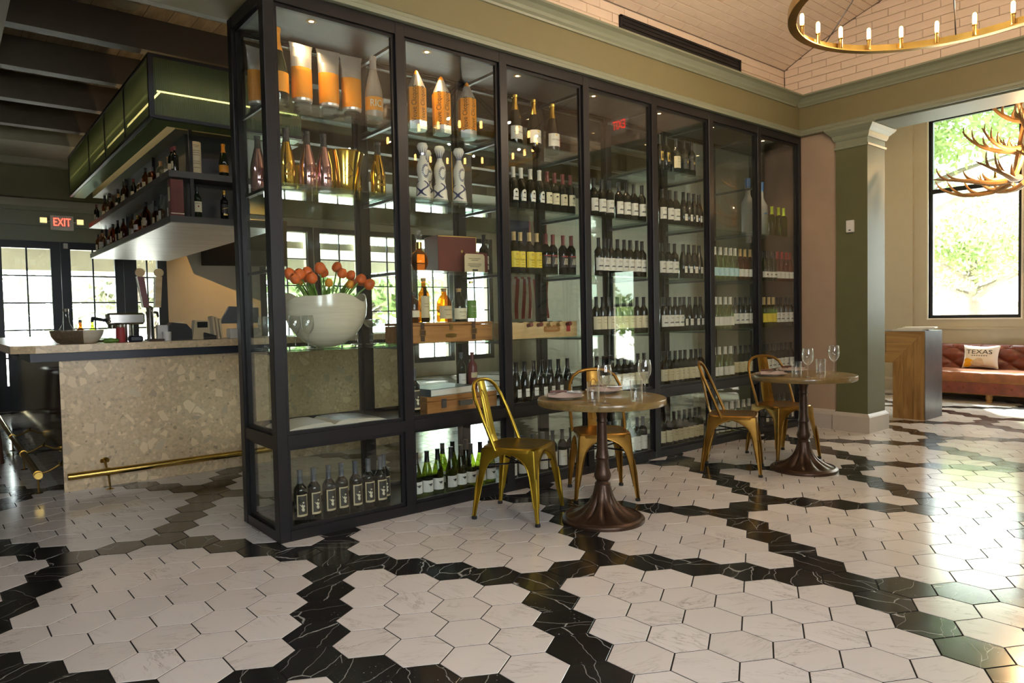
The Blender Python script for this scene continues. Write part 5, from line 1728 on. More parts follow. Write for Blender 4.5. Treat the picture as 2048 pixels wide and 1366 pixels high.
gx0, gx1, gy0, gy1, gz0, gz1 = .077, 1.45, 2.92, 7.75, 3.07, 3.60
fr = MB()
for z in (gz0, gz1):
    fr.box(gx0 - .01, gx1, gy0 - .01, gy0 + .02, z - .015, z + .015).box(gx0 - .01, gx0 + .02, gy0 + .02, gy1, z - .015, z + .015)
kid('canopy_frame', fr, 'steel_dark', ov, False)
kid('corner_post', MB().box(gx0 - .012, gx0 + .03, gy0 - .012, gy0 + .03, gz0, gz1), 'steel_dark', ov, False)
ymul = [gy0 + .03, 4.0, 5.05, 6.1, gy1]
for y in ymul[1:]:
    kid('mullion', MB().box(gx0 - .006, gx0 + .02, y - .012, y + .012, gz0 + .015, gz1 - .015), 'steel_dark', ov, False)
def fluted(p0, p1, out, z0, z1, pitch=.017):
    p0, p1, out = Vector(p0), Vector(p1), Vector(out)
    L = (p1 - p0).length
    n = int(L / pitch)
    V = []
    m_ = 4
    for i in range(n * m_ + 1):
        t = i / (n * m_)
        q = p0.lerp(p1, t) + out * (.004 * abs(sin(pi * t * n)))
        V += [(q.x, q.y, z0), (q.x, q.y, z1)]
    F = [(2 * i, 2 * i + 2, 2 * i + 3, 2 * i + 1) for i in range(n * m_)]
    return MB().add(V, F)
kid('fluted_pane', fluted((gx0 + .03, gy0 + .005, 0), (gx1, gy0 + .005, 0), (0, -1, 0), gz0 + .015, gz1 - .015), 'fluted', ov, True, 60)
for a, b in zip(ymul, ymul[1:]):
    kid('fluted_pane', fluted((gx0 + .005, b - .012, 0), (gx0 + .005, a + .012, 0), (-1, 0, 0), gz0 + .015, gz1 - .015), 'fluted', ov, True, 60)
kid('canopy_ledge', MB().box(gx0 + .02, ox0, gy0 + .02, gy1, gz0 - .02, gz0 - .012).box(ox0, gx1, gy0 + .02, oy0, gz0 - .02, gz0 - .012), 'fluted', ov, False)
kid('canopy_lining', MB().box(ox0 + .10, gx1 + .1, oy0 + .12, gy1, gz0, gz1 - .02), 'column_green', ov, False)
kid('led_strip', MB().box(gx0 + .08, gx1, gy0 + .10, gy0 + .112, 3.32, 3.332).box(gx0 + .10, gx0 + .112, gy0 + .11, gy1, 3.32, 3.332), 'led', ov, False)
kid('ceiling_hanger', MB().box(.55, .63, 3.40, 3.48, 3.60, 3.83).box(.50, .68, 3.35, 3.53, 3.83, 3.985), 'deck_dark', ov, False)
random.seed(11)
def rackrow(z, y0, y1, n, lv):
    y = y0
    for k in range(n):
        yy = y0 + (y1 - y0) * k / (n - 1)
        bottle('sp%d' % random.randrange(7), ox0 + .10 + random.uniform(-.03, .05), yy + random.uniform(-.02, .02), z, '%s bottle from the near corner on the %s overhead rack shelf' % (ORD[k] if k else 'first', lv), 'bottle', 'liquor bottles on the %s overhead rack shelf' % lv, 'spirit_bottle', -pi / 2 + random.uniform(-.3, .3), random.uniform(.88, 1.1))
rackrow(2.245, 3.36, 7.3, 20, 'lower')
rackrow(2.66, 3.30, 7.3, 20, 'upper')
bxx = thing('whiskey_box', 'maroon tall whiskey box at the near corner of the overhead rack', 'box', (ox0 + .075, oy0 + .08, 2.245))
kid('box_body', MB().cbox(-.06, .055, -.05, .05, 0, .34, .003), 'maroon', bxx)
kid('base_band', MB().box(-.061, .056, -.0512, -.0502, .02, .028), 'ink_cream', bxx, False)
kid('side_label', MB().box(-.0612, -.0602, -.03, .035, .14, .27), 'paper_cream', bxx, False)
bottle('jameson', .52, oy0 + .10, 2.245, 'green whiskey bottle with cream label on overhead rack front', 'bottle', None, 'spirit_bottle', 0, 1.05)
bottle('walker', .77, oy0 + .10, 2.245, 'dark whiskey bottle with slanted gold label on overhead rack front', 'bottle', None, 'spirit_bottle', 0, 1.0)
bottle('walker', .98, oy0 + .10, 2.245, 'dark whiskey bottle beside the cabinet on overhead rack front', 'bottle', None, 'spirit_bottle', 0, 1.0)
tb = thing('bottle_tube', 'cream cylindrical bottle tube on the upper overhead shelf front', 'gift tube', (.52, oy0 + .11, 2.66))
kid('tube_body', MB().lathe([(0, 0), (.052, 0), (.052, .30), (.05, .305), (0, .305)], 24), 'paper_tan', tb)
mb = MB()
for z, a in ((.27, .03), (.255, .02), (.22, .035), (.20, .035), (.18, .035), (.12, .03), (.10, .034), (.06, .03)):
    wrap(mb, poly((-a, -.002), (a, -.002), (a, .002), (-a, .002)), .0526, z)
kid('label_print', mb, 'leather_strap', tb, False)
bottle('veuve', .78, oy0 + .11, 2.66, 'orange-label champagne bottle on the upper overhead shelf front', 'bottle', None, 'champagne_bottle', 0, 1.02)
# TV on the bar back wall, exit sign, door closer
tvo = thing('wall_tv', 'black flat television tilted down on the cream bar wall', 'television', (2.75, 8.55, 2.22))
tvo.rotation_euler = (radians(12), 0, radians(-14))
kid('screen', MB().cbox(-.70, .70, -.03, .02, 0, .80, .008), 'tv', tvo)
kid('wall_bracket', MB().box(-.15, .15, .02, .10, .3, .5), 'plastic_black', tvo, False)
def exit_sign(loc, rz, label, heads=True):
    o = thing('exit_sign', label, 'exit sign', loc, rz)
    kid('housing', MB().cbox(-.15, .15, -.045, 0, 0, .22, .006), 'exit_face', o)
    mb = MB()
    flat_text(mb, TX['EXIT'], (0, -.0465, .115), (1, 0, 0), (0, 0, 1))
    kid('lettering', mb, 'exit_red', o, False)
    if heads:
        for s_ in (-1, 1):
            h = kid('lamp_head', MB().cbox(s_ * .235 - .05, s_ * .235 + .05, -.06, .0, .09, .18, .008), 'exit_face', o)
            kid('lamp_lens', MB().box(s_ * .235 - .042, s_ * .235 + .042, -.063, -.0605, .098, .172), 'lamp_head', h, False)
            kid('lamp_arm', MB().box(min(s_ * .15, s_ * .19), max(s_ * .15, s_ * .19), -.03, -.015, .12, .135), 'exit_face', o, False)
    return o
exit_sign((.075, 8.695, 2.685), 0, 'red lettered emergency exit sign with two lamp heads above doors')
exit_sign((5.755, -2.44, 3.66), -pi / 2, 'red lettered exit sign mounted on the white brick end wall', False)
dcl = thing('door_alarm', 'small white alarm sensor above the navy doors', 'sensor', (.12, 8.775, 2.42))
kid('sensor_body', MB().cbox(-.03, .03, -.03, 0, 0, .08, .004), 'plastic_white', dcl)
th = thing('wall_thermostat', 'small white wall controller on the green pilaster', 'thermostat', (5.764, -.535, 2.03), -pi / 2)
kid('housing', MB().cbox(-.04, .04, -.025, 0, 0, .125, .006), 'plastic_white', th)
kid('sensor_eye', MB().box(-.012, .012, -.0265, -.0252, .018, .028), 'ink', th, False)
# flag hanging in the far bar room
fg = thing('hanging_flag', 'striped flag hanging vertically in the far bar room', 'flag', (6.4, 5.2, 1.2))
for k in range(13):
    V = []
    x0 = -.45 + k * .07
    for i in range(9):
        z = 1.75 * i / 8
        yy = .03 * sin(i * 1.1 + k * .5)
        V += [(x0, yy, z), (x0 + .07, yy + .012 * cos(k), z)]
    kid('stripe', MB().add(V, [(2 * i, 2 * i + 1, 2 * i + 3, 2 * i + 2) for i in range(8)]), 'flag_red' if k % 2 == 0 else 'flag_white', fg)
kid('canton', MB().box(-.452, -.03, -.06, -.055, 1.05, 1.75), 'flag_blue', fg, False)
kid('flag_pole', MB().tube([(-.5, 0, 1.77), (.5, 0, 1.77)], .015, 8), 'oak', fg)
kid('hanger', MB().tube([(-.4, 0, 1.77), (-.4, 0, 2.785)], .004, 6).tube([(.4, 0, 1.77), (.4, 0, 2.785)], .004, 6), 'steel_dark', fg)

# ================================================================== CHAIRS AND TABLES
def make_chair(mat):
    o = O('metal_chair', None)
    # seat: rounded square pan with rolled rim
    n = 40
    def sq(h, r, z):
        out = []
        for k in range(n):
            a = 2 * pi * k / n
            c, s_ = cos(a), sin(a)
            e = 5.5
            q = (abs(c) ** e + abs(s_) ** e) ** (-1 / e)
            out.append((h * q * c, h * q * s_ * (1 - .05 * (c < 0) * abs(c)), z))
        return out
    R = [sq(.185, 0, .425), sq(.187, 0, .445), sq(.180, 0, .453), sq(.165, 0, .4535), sq(.150, 0, .4505), sq(.07, 0, .4485), sq(.001, 0, .448)]
    mb = MB()
    for a, b in zip(R, R[1:]):
        mb.add(a + b, [(k, (k + 1) % n, n + (k + 1) % n, n + k) for k in range(n)])
    u = [sq(.185, 0, .425), sq(.178, 0, .425), sq(.172, 0, .44), sq(.001, 0, .44)]
    for a, b in zip(u, u[1:]):
        mb.add(b + a, [(k, (k + 1) % n, n + (k + 1) % n, n + k) for k in range(n)])
    kid('seat', mb, mat, o)
    # legs: folded sheet corners that merge into the arched apron
    for sx in (-1, 1):
        for sy in (-1, 1):
            top = Vector((sx * .178, sy * .176, .442))
            foot = Vector((sx * (.213 if sx > 0 else .232), sy * (.215 if sx > 0 else .195), .012))
            mb = MB()
            V = []
            Z = [0, .10, .22, .36, .52, .64, .73, .80, .86, .91, .955, 1.0]
            Wd = [.017, .020, .024, .030, .037, .043, .052, .066, .090, .124, .176, .178]
            for t, wd in zip(Z, Wd):
                c = foot.lerp(top, t)
                if t == 1.0:
                    wd = .177
                bl = .010 if t < .9 else .010
                ax_ = Vector((-sx, 0, 0))
                ay_ = Vector((0, -sy, 0))
                th_ = .0035
                pts = [c + ax_ * wd, c + ax_ * bl, c + ax_ * bl * .3 + ay_ * bl * .3, c + ay_ * bl, c + ay_ * wd]
                ins = [c + ay_ * (wd) + ax_ * th_, c + ay_ * bl + ax_ * th_ * 1.4, c + ax_ * bl + ay_ * th_ * 1.4, c + ax_ * wd + ay_ * th_]
                V += pts + ins
            m_ = 9
            F = []
            for i in range(len(Z) - 1):
                for k in range(m_):
                    k2 = (k + 1) % m_
                    F.append((i * m_ + k, i * m_ + k2, (i + 1) * m_ + k2, (i + 1) * m_ + k))
            F.append(tuple(range(m_)))
            mb.add(V, F)
            lg = kid('leg', mb, mat, o, True, 50)
            # rolled flute on the outer corner
            A = [foot.lerp(top, t) + Vector((sx * .001, sy * .001, 0)) for t in (.02, .2, .4, .62)]
            kid('flute', MB().tube(A, [.006, .008, .010, .004], 8), mat, lg)
            kid('foot', MB().lathe([(0, 0), (.016, 0), (.017, .004), (.016, .018), (0, .018)], 10, foot.x - sx * .006, foot.y - sy * .006, 0), 'rubber', lg)
            # rolled bead along the arch edges
            E1 = []
            E2 = []
            for t, wd in list(zip(Z, Wd))[2:-1]:
                c = foot.lerp(top, t)
                E1.append(c + Vector((-sx, 0, 0)) * wd)
                E2.append(c + Vector((0, -sy, 0)) * wd)
            kid('edge_bead', MB().tube(E1, .0045, 6).tube(E2, .0045, 6), mat, lg)
    # cross brace
    kid('brace', MB().tube([(-.16, -.15, .33), (.16, .15, .33)], .006, 6).tube([(-.16, .15, .33), (.16, -.15, .33)], .006, 6), 'steel_dark', o)
    # hoop
    half = [(-.075, .186, .435), (-.088, .188, .47), (-.125, .190, .56), (-.168, .190, .66), (-.206, .182, .745), (-.232, .155, .805), (-.248, .110, .838), (-.256, .055, .851), (-.258, 0, .854)]
    H = half + [(x, -y, z) for x, y, z in reversed(half[:-1])]
    kid('back_hoop', MB().tube(H, .0115, 10), mat, o)
    # splat
    V = []
    prof = [(-.168, .45), (-.178, .475), (-.196, .55), (-.214, .64), (-.232, .73), (-.247, .80), (-.257, .845)]
    for i, (x, z) in enumerate(prof):
        wd = .058 - .008 * i / 6
        for f in (-1, -.5, 0, .5, 1):
            V.append((x - .010 * (1 - f * f), f * wd, z))
    for i, (x, z) in enumerate(prof):
        wd = .058 - .008 * i / 6
        for f in (-1, -.5, 0, .5, 1):
            V.append((x - .010 * (1 - f * f) - .003, f * wd, z))
    nn = len(prof) * 5
    F = []
    for i in range(len(prof) - 1):
        for k in range(4):
            a = i * 5 + k
            F += [(a, a + 1, a + 6, a + 5), (nn + a, nn + a + 5, nn + a + 6, nn + a + 1)]
        F += [(i * 5, i * 5 + 5, nn + i * 5 + 5, nn + i * 5), (i * 5 + 4, nn + i * 5 + 4, nn + i * 5 + 9, i * 5 + 9)]
    spl = kid('back_splat', MB().add(V, F), mat, o)
    U = []
    for s_, zz in [(-1, z) for z in (.50, .58, .66, .74)] + [(-.6, .775), (0, .785), (.6, .775)] + [(1, z) for z in (.74, .66, .58, .50)]:
        x = None
        for (xa, za), (xb, zb) in zip(prof, prof[1:]):
            if za <= zz <= zb:
                x = xa + (xb - xa) * (zz - za) / (zb - za)
        f = s_ * .45
        U.append((x - .010 * (1 - f * f) + .001, f * .05, zz))
    kid('embossed_rib', MB().tube(U, .0032, 6, closed=True), mat, spl)
    return o
def place_chair(src, first, loc, ang, label):
    o = src if first else copy_tree(src)
    o.location = (loc[0], loc[1], 0)
    o.rotation_euler = (0, 0, radians(ang))
    o['label'] = label
    o['category'] = 'chair'
    o['group'] = 'gold metal cafe chairs'
ch = make_chair('chair_gold')
place_chair(ch, True, (1.36, -.475), -63.6, 'bright gold metal chair left of the near table, back to cabinet')
ch2 = make_chair('chair_bronze')
place_chair(ch2, True, (2.09, -.49), -126.3, 'bronze metal chair behind the near round table')
place_chair(ch2, False, (3.385, -.70), -60.3, 'bronze metal chair left of the far table, seen from its side')
place_chair(ch2, False, (4.135, -.69), -112.0, 'bronze metal chair behind the far round table by the pilaster')
def make_table():
    o = O('bistro_table', None)
    kid('table_top', MB().lathe([(0, .752), (.375, .752), (.385, .749), (.387, .745), (.387, .716), (.384, .712), (0, .710)], 72), 'table_wood', o)
    kid('mounting_plate', MB().lathe([(0, .709), (.12, .709), (.12, .700), (.05, .694), (0, .694)], 24), 'iron_brown', o)
    kid('column', MB().lathe([(.044, .70), (.043, .685), (.034, .655), (.029, .625), (.032, .612), (.034, .605), (.028, .598), (.029, .585), (.034, .43), (.040, .395), (.043, .385), (.038, .378), (.036, .37), (.037, .36), (.041, .32), (.046, .30), (.051, .285), (.052, .27), (.046, .252), (.038, .243), (.042, .235), (.048, .228), (.048, .22)], 32), 'iron_brown', o)
    V = []
    n = 120
    pr = [(.046, .222), (.050, .205), (.056, .175), (.066, .140), (.082, .108), (.104, .080), (.130, .058), (.158, .043), (.186, .034), (.208, .030), (.224, .029)]
    for i, (r, z) in enumerate(pr):
        amp = .020 * max(0, sin(pi * min(1, max(0, (r - .048) / (.214 - .048))))) ** .8
        for k in range(n):
            a = 2 * pi * k / n
            lobe = abs(cos(5 * a)) ** .7
            rr = r * (1 + .10 * (lobe - .6) * (amp / .02))
            V.append((rr * cos(a), rr * sin(a), z + amp * (lobe - .35)))
    F = [(i * n + k, (i + 1) * n + k, (i + 1) * n + (k + 1) % n, i * n + (k + 1) % n) for i in range(len(pr) - 1) for k in range(n)]
    kid('fluted_base', MB().add(V, F), 'iron_brown', o, True, 75)
    kid('foot_ring', MB().lathe([(.218, .030), (.228, .034), (.236, .031), (.240, .025), (.248, .021), (.252, .012), (.250, 0), (0, 0)], 64), 'iron_brown', o)
    return o
TB = [(1.655, -.915), (3.775, -1.075)]
t0 = make_table()
for k, (x, y) in enumerate(TB):
    o = t0 if k == 0 else copy_tree(t0)
    o.location = (x, y, 0)
    o.rotation_euler = (0, 0, .5 + k)
    o['label'] = ['near round wooden bistro table on fluted iron pedestal', 'far round wooden bistro table on fluted iron pedestal'][k]
    o['category'] = 'table'
    o['group'] = 'round bistro tables'
plate_me = MB().lathe([(0, .004), (.05, .004), (.055, .0), (.06, .0), (.065, .004), (.09, .010), (.118, .017), (.120, .0185), (.116, .0185), (.088, .013), (.065, .008), (0, .007)], 40).mesh('plate_body', 'plate')
def napkin_mesh(sd):
    random.seed(sd)
    mb = MB()
    V = []
    n = 14
    for i in range(n + 1):
        for j in range(7):
            x = -.10 + .20 * i / n
            y = -.035 + .07 * j / 6
            z = .018 + .007 * sin(i * .8 + j * 1.3 + sd) + .010 * cos(j * 1.9 + sd * 2) * (1 - abs(i - 7) / 14)
            V.append((x, y + .006 * sin(i * .5 + sd), max(.003, z)))
    F = [(i * 7 + j, (i + 1) * 7 + j, (i + 1) * 7 + j + 1, i * 7 + j + 1) for i in range(n) for j in range(6)]
    m_ = len(V)
    V += [(x, y, .0005) for x, y, z in V]
    F += [(m_ + a, m_ + d, m_ + c, m_ + b) for a, b, c, d in F]
    ring = [i * 7 for i in range(n + 1)] + [n * 7 + j for j in range(1, 7)] + [i * 7 + 6 for i in range(n - 1, -1, -1)] + [j for j in range(5, 0, -1)]
    for a, b in zip(ring, ring[1:] + ring[:1]):
        F.append((a, m_ + a, m_ + b, b))
    return mb.add(V, F)
TW = ['near', 'far']
def setting(t, x, y, rz, which, sd):
    z = .7525
    thing('dinner_plate', 'white dinner plate at %s of the %s round table' % (which, TW[t]), 'plate', (x, y, z), 0, 'plates on the round tables', plate_me)
    nk = thing('napkin', 'folded mauve napkin on the plate at %s of %s table' % (which, TW[t]), 'napkin', (x, y, z + .0085), rz, 'napkins on the plates')
    kid('cloth', napkin_mesh(sd), 'napkin', nk)
    kf = thing('steak_knife', 'dark-handled knife on the napkin at %s of %s table' % (which, TW[t]), 'knife', (x, y, z + .038), rz + .12, 'knives on the napkins')
    kid('handle', MB().cbox(-.09, .015, -.009, .009, 0, .012, .003), 'knife_handle', kf)
    kid('blade', MB().prism([(.015, -.006), (.10, -.004), (.112, .003), (.10, .007), (.015, .008)], 'Z', .004, .0058), 'steel', kf, False)
    fk = thing('dinner_fork', 'steel fork on the napkin at %s of %s table' % (which, TW[t]), 'fork', (x + .018 * sin(rz), y - .018 * cos(rz), z + .0365), rz - .1, 'forks on the napkins')
    kid('handle', MB().box(-.06, .05, -.004, .004, 0, .003), 'steel', fk, False)
    kid('tines', MB().box(.05, .065, -.010, .010, 0, .003).box(.065, .11, -.010, -.007, 0, .003).box(.065, .11, -.0015, .0015, 0, .003).box(.065, .11, .007, .010, 0, .003), 'steel', fk, False)
setting(0, 1.455, -.80, -.65, 'left', 3)
setting(0, 1.85, -.755, -.55, 'rear', 8)
setting(1, 3.53, -.945, -.6, 'left', 5)
setting(1, 3.95, -.88, -.5, 'rear', 9)
random.seed(31)
stem(wine_me, 'wine_glass', 1.43, -1.155, .7525, 'front wine glass on the near round table', 'wine glasses on the tables', 1.02)
stem(wine_me, 'wine_glass', 1.87, -1.075, .7525, 'right wine glass on the near round table', 'wine glasses on the tables', 1.02)
stem(wine_me, 'wine_glass', 3.50, -1.255, .7525, 'front wine glass on the far round table', 'wine glasses on the tables', 1.02)
stem(wine_me, 'wine_glass', 3.965, -1.225, .7525, 'right wine glass on the far round table', 'wine glasses on the tables', 1.02)
stem(tumb_me, 'water_tumbler', 1.435, -1.06, .7525, 'left clear tumbler on the near round table', 'tumblers on the tables')
stem(tumb_me, 'water_tumbler', 1.645, -1.20, .7525, 'right clear tumbler on the near round table', 'tumblers on the tables')
stem(tumb_me, 'water_tumbler', 3.515, -1.16, .7525, 'left clear tumbler on the far round table', 'tumblers on the tables')
stem(tumb_me, 'water_tumbler', 3.855, -1.175, .7525, 'right clear tumbler on the far round table', 'tumblers on the tables')
# ================================================================== RING CHANDELIER
RC, RR, RH = (3.04, -2.32), .836, 3.0
cz = thing('ring_chandelier', 'large brass ring chandelier with candle bulbs under the vault', 'chandelier', (RC[0], RC[1], RH))
mb = MB()
n = 96
V = []
for (r, z) in [(RR, 0), (RR, .055), (RR - .012, .055), (RR - .012, .008), (RR - .05, .008), (RR - .05, 0)]:
    for k in range(n):
        a = 2 * pi * k / n
        V.append((r * cos(a), r * sin(a), z))
F = [(i * n + k, i * n + (k + 1) % n, ((i + 1) % 6) * n + (k + 1) % n, ((i + 1) % 6) * n + k) for i in range(6) for k in range(n)]
mb.add(V, F)
kid('ring', mb, 'brass', cz)
cup_me = MB().lathe([(0, .008), (.014, .008), (.016, .014), (.012, .02), (.0115, .075), (.015, .078), (.015, .084), (0, .084)], 12).mesh('candle_socket', 'brass_dark')
bulb_me = MB().lathe([(0, .084), (.010, .086), (.0125, .10), (.0125, .145), (.009, .158), (0, .163)], 12).mesh('bulb', 'bulb')
NB = 24
for k in range(NB):
    a = 2 * pi * (k + .5) / NB
    o = O('candle_socket', cup_me, cz, ((RR - .031) * cos(a), (RR - .031) * sin(a), 0))
    O('bulb', bulb_me, o)
kid('hub', MB().lathe([(0, .74), (.03, .74), (.035, .76), (.035, .80), (.02, .82), (0, .82)], 16), 'steel_dark', cz)
kid('hanging_stem', MB().tube([(0, 0, .80), (0, 0, 1.44)], .010, 8), 'steel_dark', cz)
kid('ceiling_rose', MB().lathe([(.07, 1.445), (.07, 1.43), (.05, 1.41), (0, 1.405)], 20), 'steel_dark', cz)
for k in range(6):
    a = 2 * pi * (k + .25) / 6
    kid('hanging_rod', MB().tube([(.03 * cos(a), .03 * sin(a), .77), ((RR - .006) * cos(a), (RR - .006) * sin(a), .05)], .004, 6), 'steel_dark', cz)
for k in range(8):
    a = 2 * pi * k / 8
    l = bpy.data.lights.new('chandelier_glow', 'POINT')
    l.energy = 8.0
    l.color = (1.0, .80, .58)
    l.shadow_soft_size = .010
    O('chandelier_glow', l, None, (RC[0] + (RR - .03) * cos(a), RC[1] + (RR - .03) * sin(a), RH + .18))

# ================================================================== ANTLER CHANDELIER
random.seed(17)
an = thing('antler_chandelier', 'rustic brown antler chandelier with candle bulbs by the window', 'chandelier', (7.9, -1.56, 2.62))
def curve(P, n=14):
    P = [Vector(p) for p in P]
    Q = [P[0]] + P + [P[-1]]
    out = []
    for i in range(1, len(Q) - 2):
        for k in range(n):
            t = k / n
            p0, p1, p2, p3 = Q[i - 1], Q[i], Q[i + 1], Q[i + 2]
            out.append(.5 * ((2 * p1) + (-p0 + p2) * t + (2 * p0 - 5 * p1 + 4 * p2 - p3) * t * t + (-p0 + 3 * p1 - 3 * p2 + p3) * t ** 3))
    out.append(P[-1])
    return out
def antler(M4, L=.8, r=.026, sd=0):
    rnd_ = random.Random(sd)
    mb = MB()
    beam = [Vector((0, 0, 0)), Vector((.25 * L, .04 * L, -.05 * L)), Vector((.55 * L, .10 * L, .0)), Vector((.80 * L, .08 * L, .10 * L)), Vector((1.0 * L, .0, .24 * L))]
    c = curve(beam, 6)
    mb.tube([M4 @ p for p in c], [r * (1 - .85 * (i / (len(c) - 1)) ** 1.3) for i in range(len(c))], 8)
    for t, ln, up in ((.22, .26, 1), (.45, .32, 1), (.62, .34, 1), (.80, .26, 1)):
        i = int(t * (len(c) - 1))
        p = c[i]
        d = Vector((.45 + rnd_.uniform(-.1, .2), rnd_.uniform(-.5, .5), up * (.9 + rnd_.uniform(-.1, .2)))).normalized()
        e = d * ln * L
        q = [p, p + e * .4 + Vector((.04 * L, 0, -.01 * L)), p + e * .75 + Vector((.03 * L, 0, 0)), p + e]
        cc = curve(q, 4)
        rr = r * (1 - .6 * t) * .8
        mb.tube([M4 @ v for v in cc], [rr * (1 - .88 * (k / (len(cc) - 1))) for k in range(len(cc))], 7)
    return mb
sd = 0
for ring, (nn, rad, z, L, tilt) in enumerate(((9, .24, .02, .74, .0), (7, .16, .36, .56, .25), (6, .10, .66, .50, .5))):
    for k in range(nn):
        a = 2 * pi * (k + .37 * ring) / nn + 2.05
        M4 = Matrix.Translation((rad * cos(a), rad * sin(a), z)) @ Matrix.Rotation(a + random.uniform(-.25, .25), 4, 'Z') @ Matrix.Rotation(-tilt + random.uniform(-.1, .1), 4, 'Y') @ Matrix.Rotation(random.uniform(-.7, .7), 4, 'X')
        kid('antler', antler(M4, L * random.uniform(.9, 1.08), .038 if ring == 0 else .031, sd), 'antler', an)
        sd += 1
for k in range(5):
    a = 2 * pi * k / 5
    c0 = curve([(.24 * cos(a), .24 * sin(a), .03), (.16 * cos(a + .3), .16 * sin(a + .3), .35), (.10 * cos(a + .5), .10 * sin(a + .5), .7), (.03 * cos(a), .03 * sin(a), 1.05)], 6)
    kid('upright_antler', MB().tube(c0, [.026 - .012 * i / len(c0) for i in range(len(c0))], 8), 'antler', an)
for k in range(8):
    a = 2 * pi * (k + .2) / 8
    p = (.46 * cos(a), .46 * sin(a), .03)
    s_ = kid('candle_socket', MB().lathe([(0, 0), (.016, 0), (.018, .01), (.013, .02), (.013, .075), (0, .075)], 12, *p), 'brass_dark', an)
    kid('bulb', MB().lathe([(0, .075), (.012, .08), (.018, .10), (.014, .125), (.004, .145), (0, .15)], 12, *p), 'bulb_white', s_)
kid('hanging_chain', MB().tube([(0, 0, 1.0), (0, 0, 1.78)], .012, 8), 'brass_dark', an)
for k in range(2):
    l = bpy.data.lights.new('antler_glow', 'POINT')
    l.energy = 22
    l.color = (1.0, .62, .28)
    l.shadow_soft_size = .012
    O('antler_glow', l, None, (7.9 + (.3 if k else -.3), -1.56, 2.85))

# ================================================================== HOST DESK
ds = thing('host_desk', 'waterfall wooden host desk with dark metal side', 'desk', (0, 0, 0))
dx0, dx1 = 6.98, 7.47
DY0, DYL, DZT, DZ = -.785, -.45, .63, .988
bw_ = (DYL - DY0) / 3
for k in range(3):
    y0, y1 = DY0 + bw_ * k, DY0 + bw_ * (k + 1)
    zt = lambda y: DZ - (y - DY0) * (DZ - DZT) / (DYL - DY0)
    g = .0008
    kid('leg_board', MB().prism([(y0 + g, 0), (y1 - g, 0), (y1 - g, zt(y1)), (y0 + g, zt(y0))], 'X', dx0, dx0 + .04), 'oak', ds, False)
    z1, z0 = DZ - (DZ - DZT) * k / 3, DZ - (DZ - DZT) * (k + 1) / 3
    yy = lambda z: DY0 + (DZ - z) * (DYL - DY0) / (DZ - DZT)
    kid('top_board', MB().prism([(yy(z1) + .001, z1 - g), (yy(z0) + .001, z0 + g), (.75, z0 + g), (.75, z1 - g)], 'X', dx0, dx0 + .04), 'oak_h', ds, False)
kid('leg_core', MB().box(dx0 + .04, dx1, DY0, DYL, 0, DZ), 'oak', ds, False)
kid('top_core', MB().box(dx0 + .04, dx1, DYL, .75, DZT, DZ), 'oak_h', ds, False)
kid('far_leg', MB().box(dx0, dx1, .75, 1.05, 0, DZ), 'oak', ds, False)
kid('side_cladding', MB().box(dx0 - .002, dx1 + .002, DY0 - .006, DY0, .0, DZ + .003), 'metal_grey', ds, False)
kid('top_cladding', MB().box(dx0 - .002, dx1 + .002, DY0, 1.05, DZ, DZ + .004), 'metal_grey', ds, False)
kid('drawer_groove', MB().box(dx0 - .0012, dx0 + .001, -.375, -.371, .74, .95).box(dx0 - .0012, dx0 + .001, -.371, -.30, .946, .95), 'ink', ds, False)
for k in range(3):
    mn = thing('menu_folder', '%s of three white menus stacked on the host desk' % ['bottom', 'middle', 'top'][k], 'menu', (7.15 + .02 * k, -.60 + (.02, -.02, -.06)[k], DZ + .0045 + .014 * k), .1 * k, 'menus stacked on the host desk')
    kid('cover', MB().box(-.11, .11, -.16, .16, 0, .003).box(-.11, .11, -.16, .16, .010, .013).box(-.11, -.107, -.16, .16, .003, .010), 'plastic_white', mn, False)
    kid('sheets', MB().box(-.106, .108, -.156, .156, .003, .010), 'paper_white', mn, False)

# ================================================================== CHESTERFIELD SOFA
sf = thing('chesterfield_sofa', 'tufted brown leather chesterfield sofa under the lobby window', 'sofa', (9.0, 0, 0))
# local: x = 0 front .. .92 back ; y from -2.2 to .10
SY0, SY1 = -2.30, .12
V = []
ny, nz = 150, 26
for i in range(ny + 1):
    y = SY0 + (SY1 - SY0) * i / ny
    for j in range(nz + 1):
        t = j / nz
        z = .36 + .36 * t
        # diamond tufting
        u = (y / .17)
        v = (z - .36) / .115
        f = abs(sin(pi * (u + v) / 2)) * abs(sin(pi * (u - v) / 2))
        bul = .045 * f ** .5
        roll = .0 if t < .75 else -(((t - .75) / .25) ** 2) * .05
        V.append((.66 - bul + .10 * t * .5 - roll, y, z))
F = [(i * (nz + 1) + j, i * (nz + 1) + j + 1, (i + 1) * (nz + 1) + j + 1, (i + 1) * (nz + 1) + j) for i in range(ny) for j in range(nz)]
bkp = kid('tufted_back', MB().add(V, F), 'leather', sf, True, 80)
kid('back_body', MB().box(.70, .90, SY0, SY1, .12, .69), 'leather', sf, False)
kid('back_roll', MB().tube([(.80, SY0, .665), (.80, SY1, .665)], .062, 18), 'leather', sf)
bt = MB().sphere((0, 0, 0), .011, 8, 6, .6, 1, 1).mesh('back_button', 'leather')
for r in range(4):
    for k in range(-14, 2):
        y = .17 * (k + (0 if r % 2 == 0 else .5)) * 1.0
        u = r * 1.0
        z = .36 + .115 * r
        y = .17 * (2 * k + (r % 2)) / 1.0 * .5 * 1.0
        y = .17 * (k * 2 + (r % 2))
        if SY0 < y < SY1 and z > .40:
            O('back_button', bt, bkp, (.655 + .10 * (z - .36) / .36 * .5, y, z))
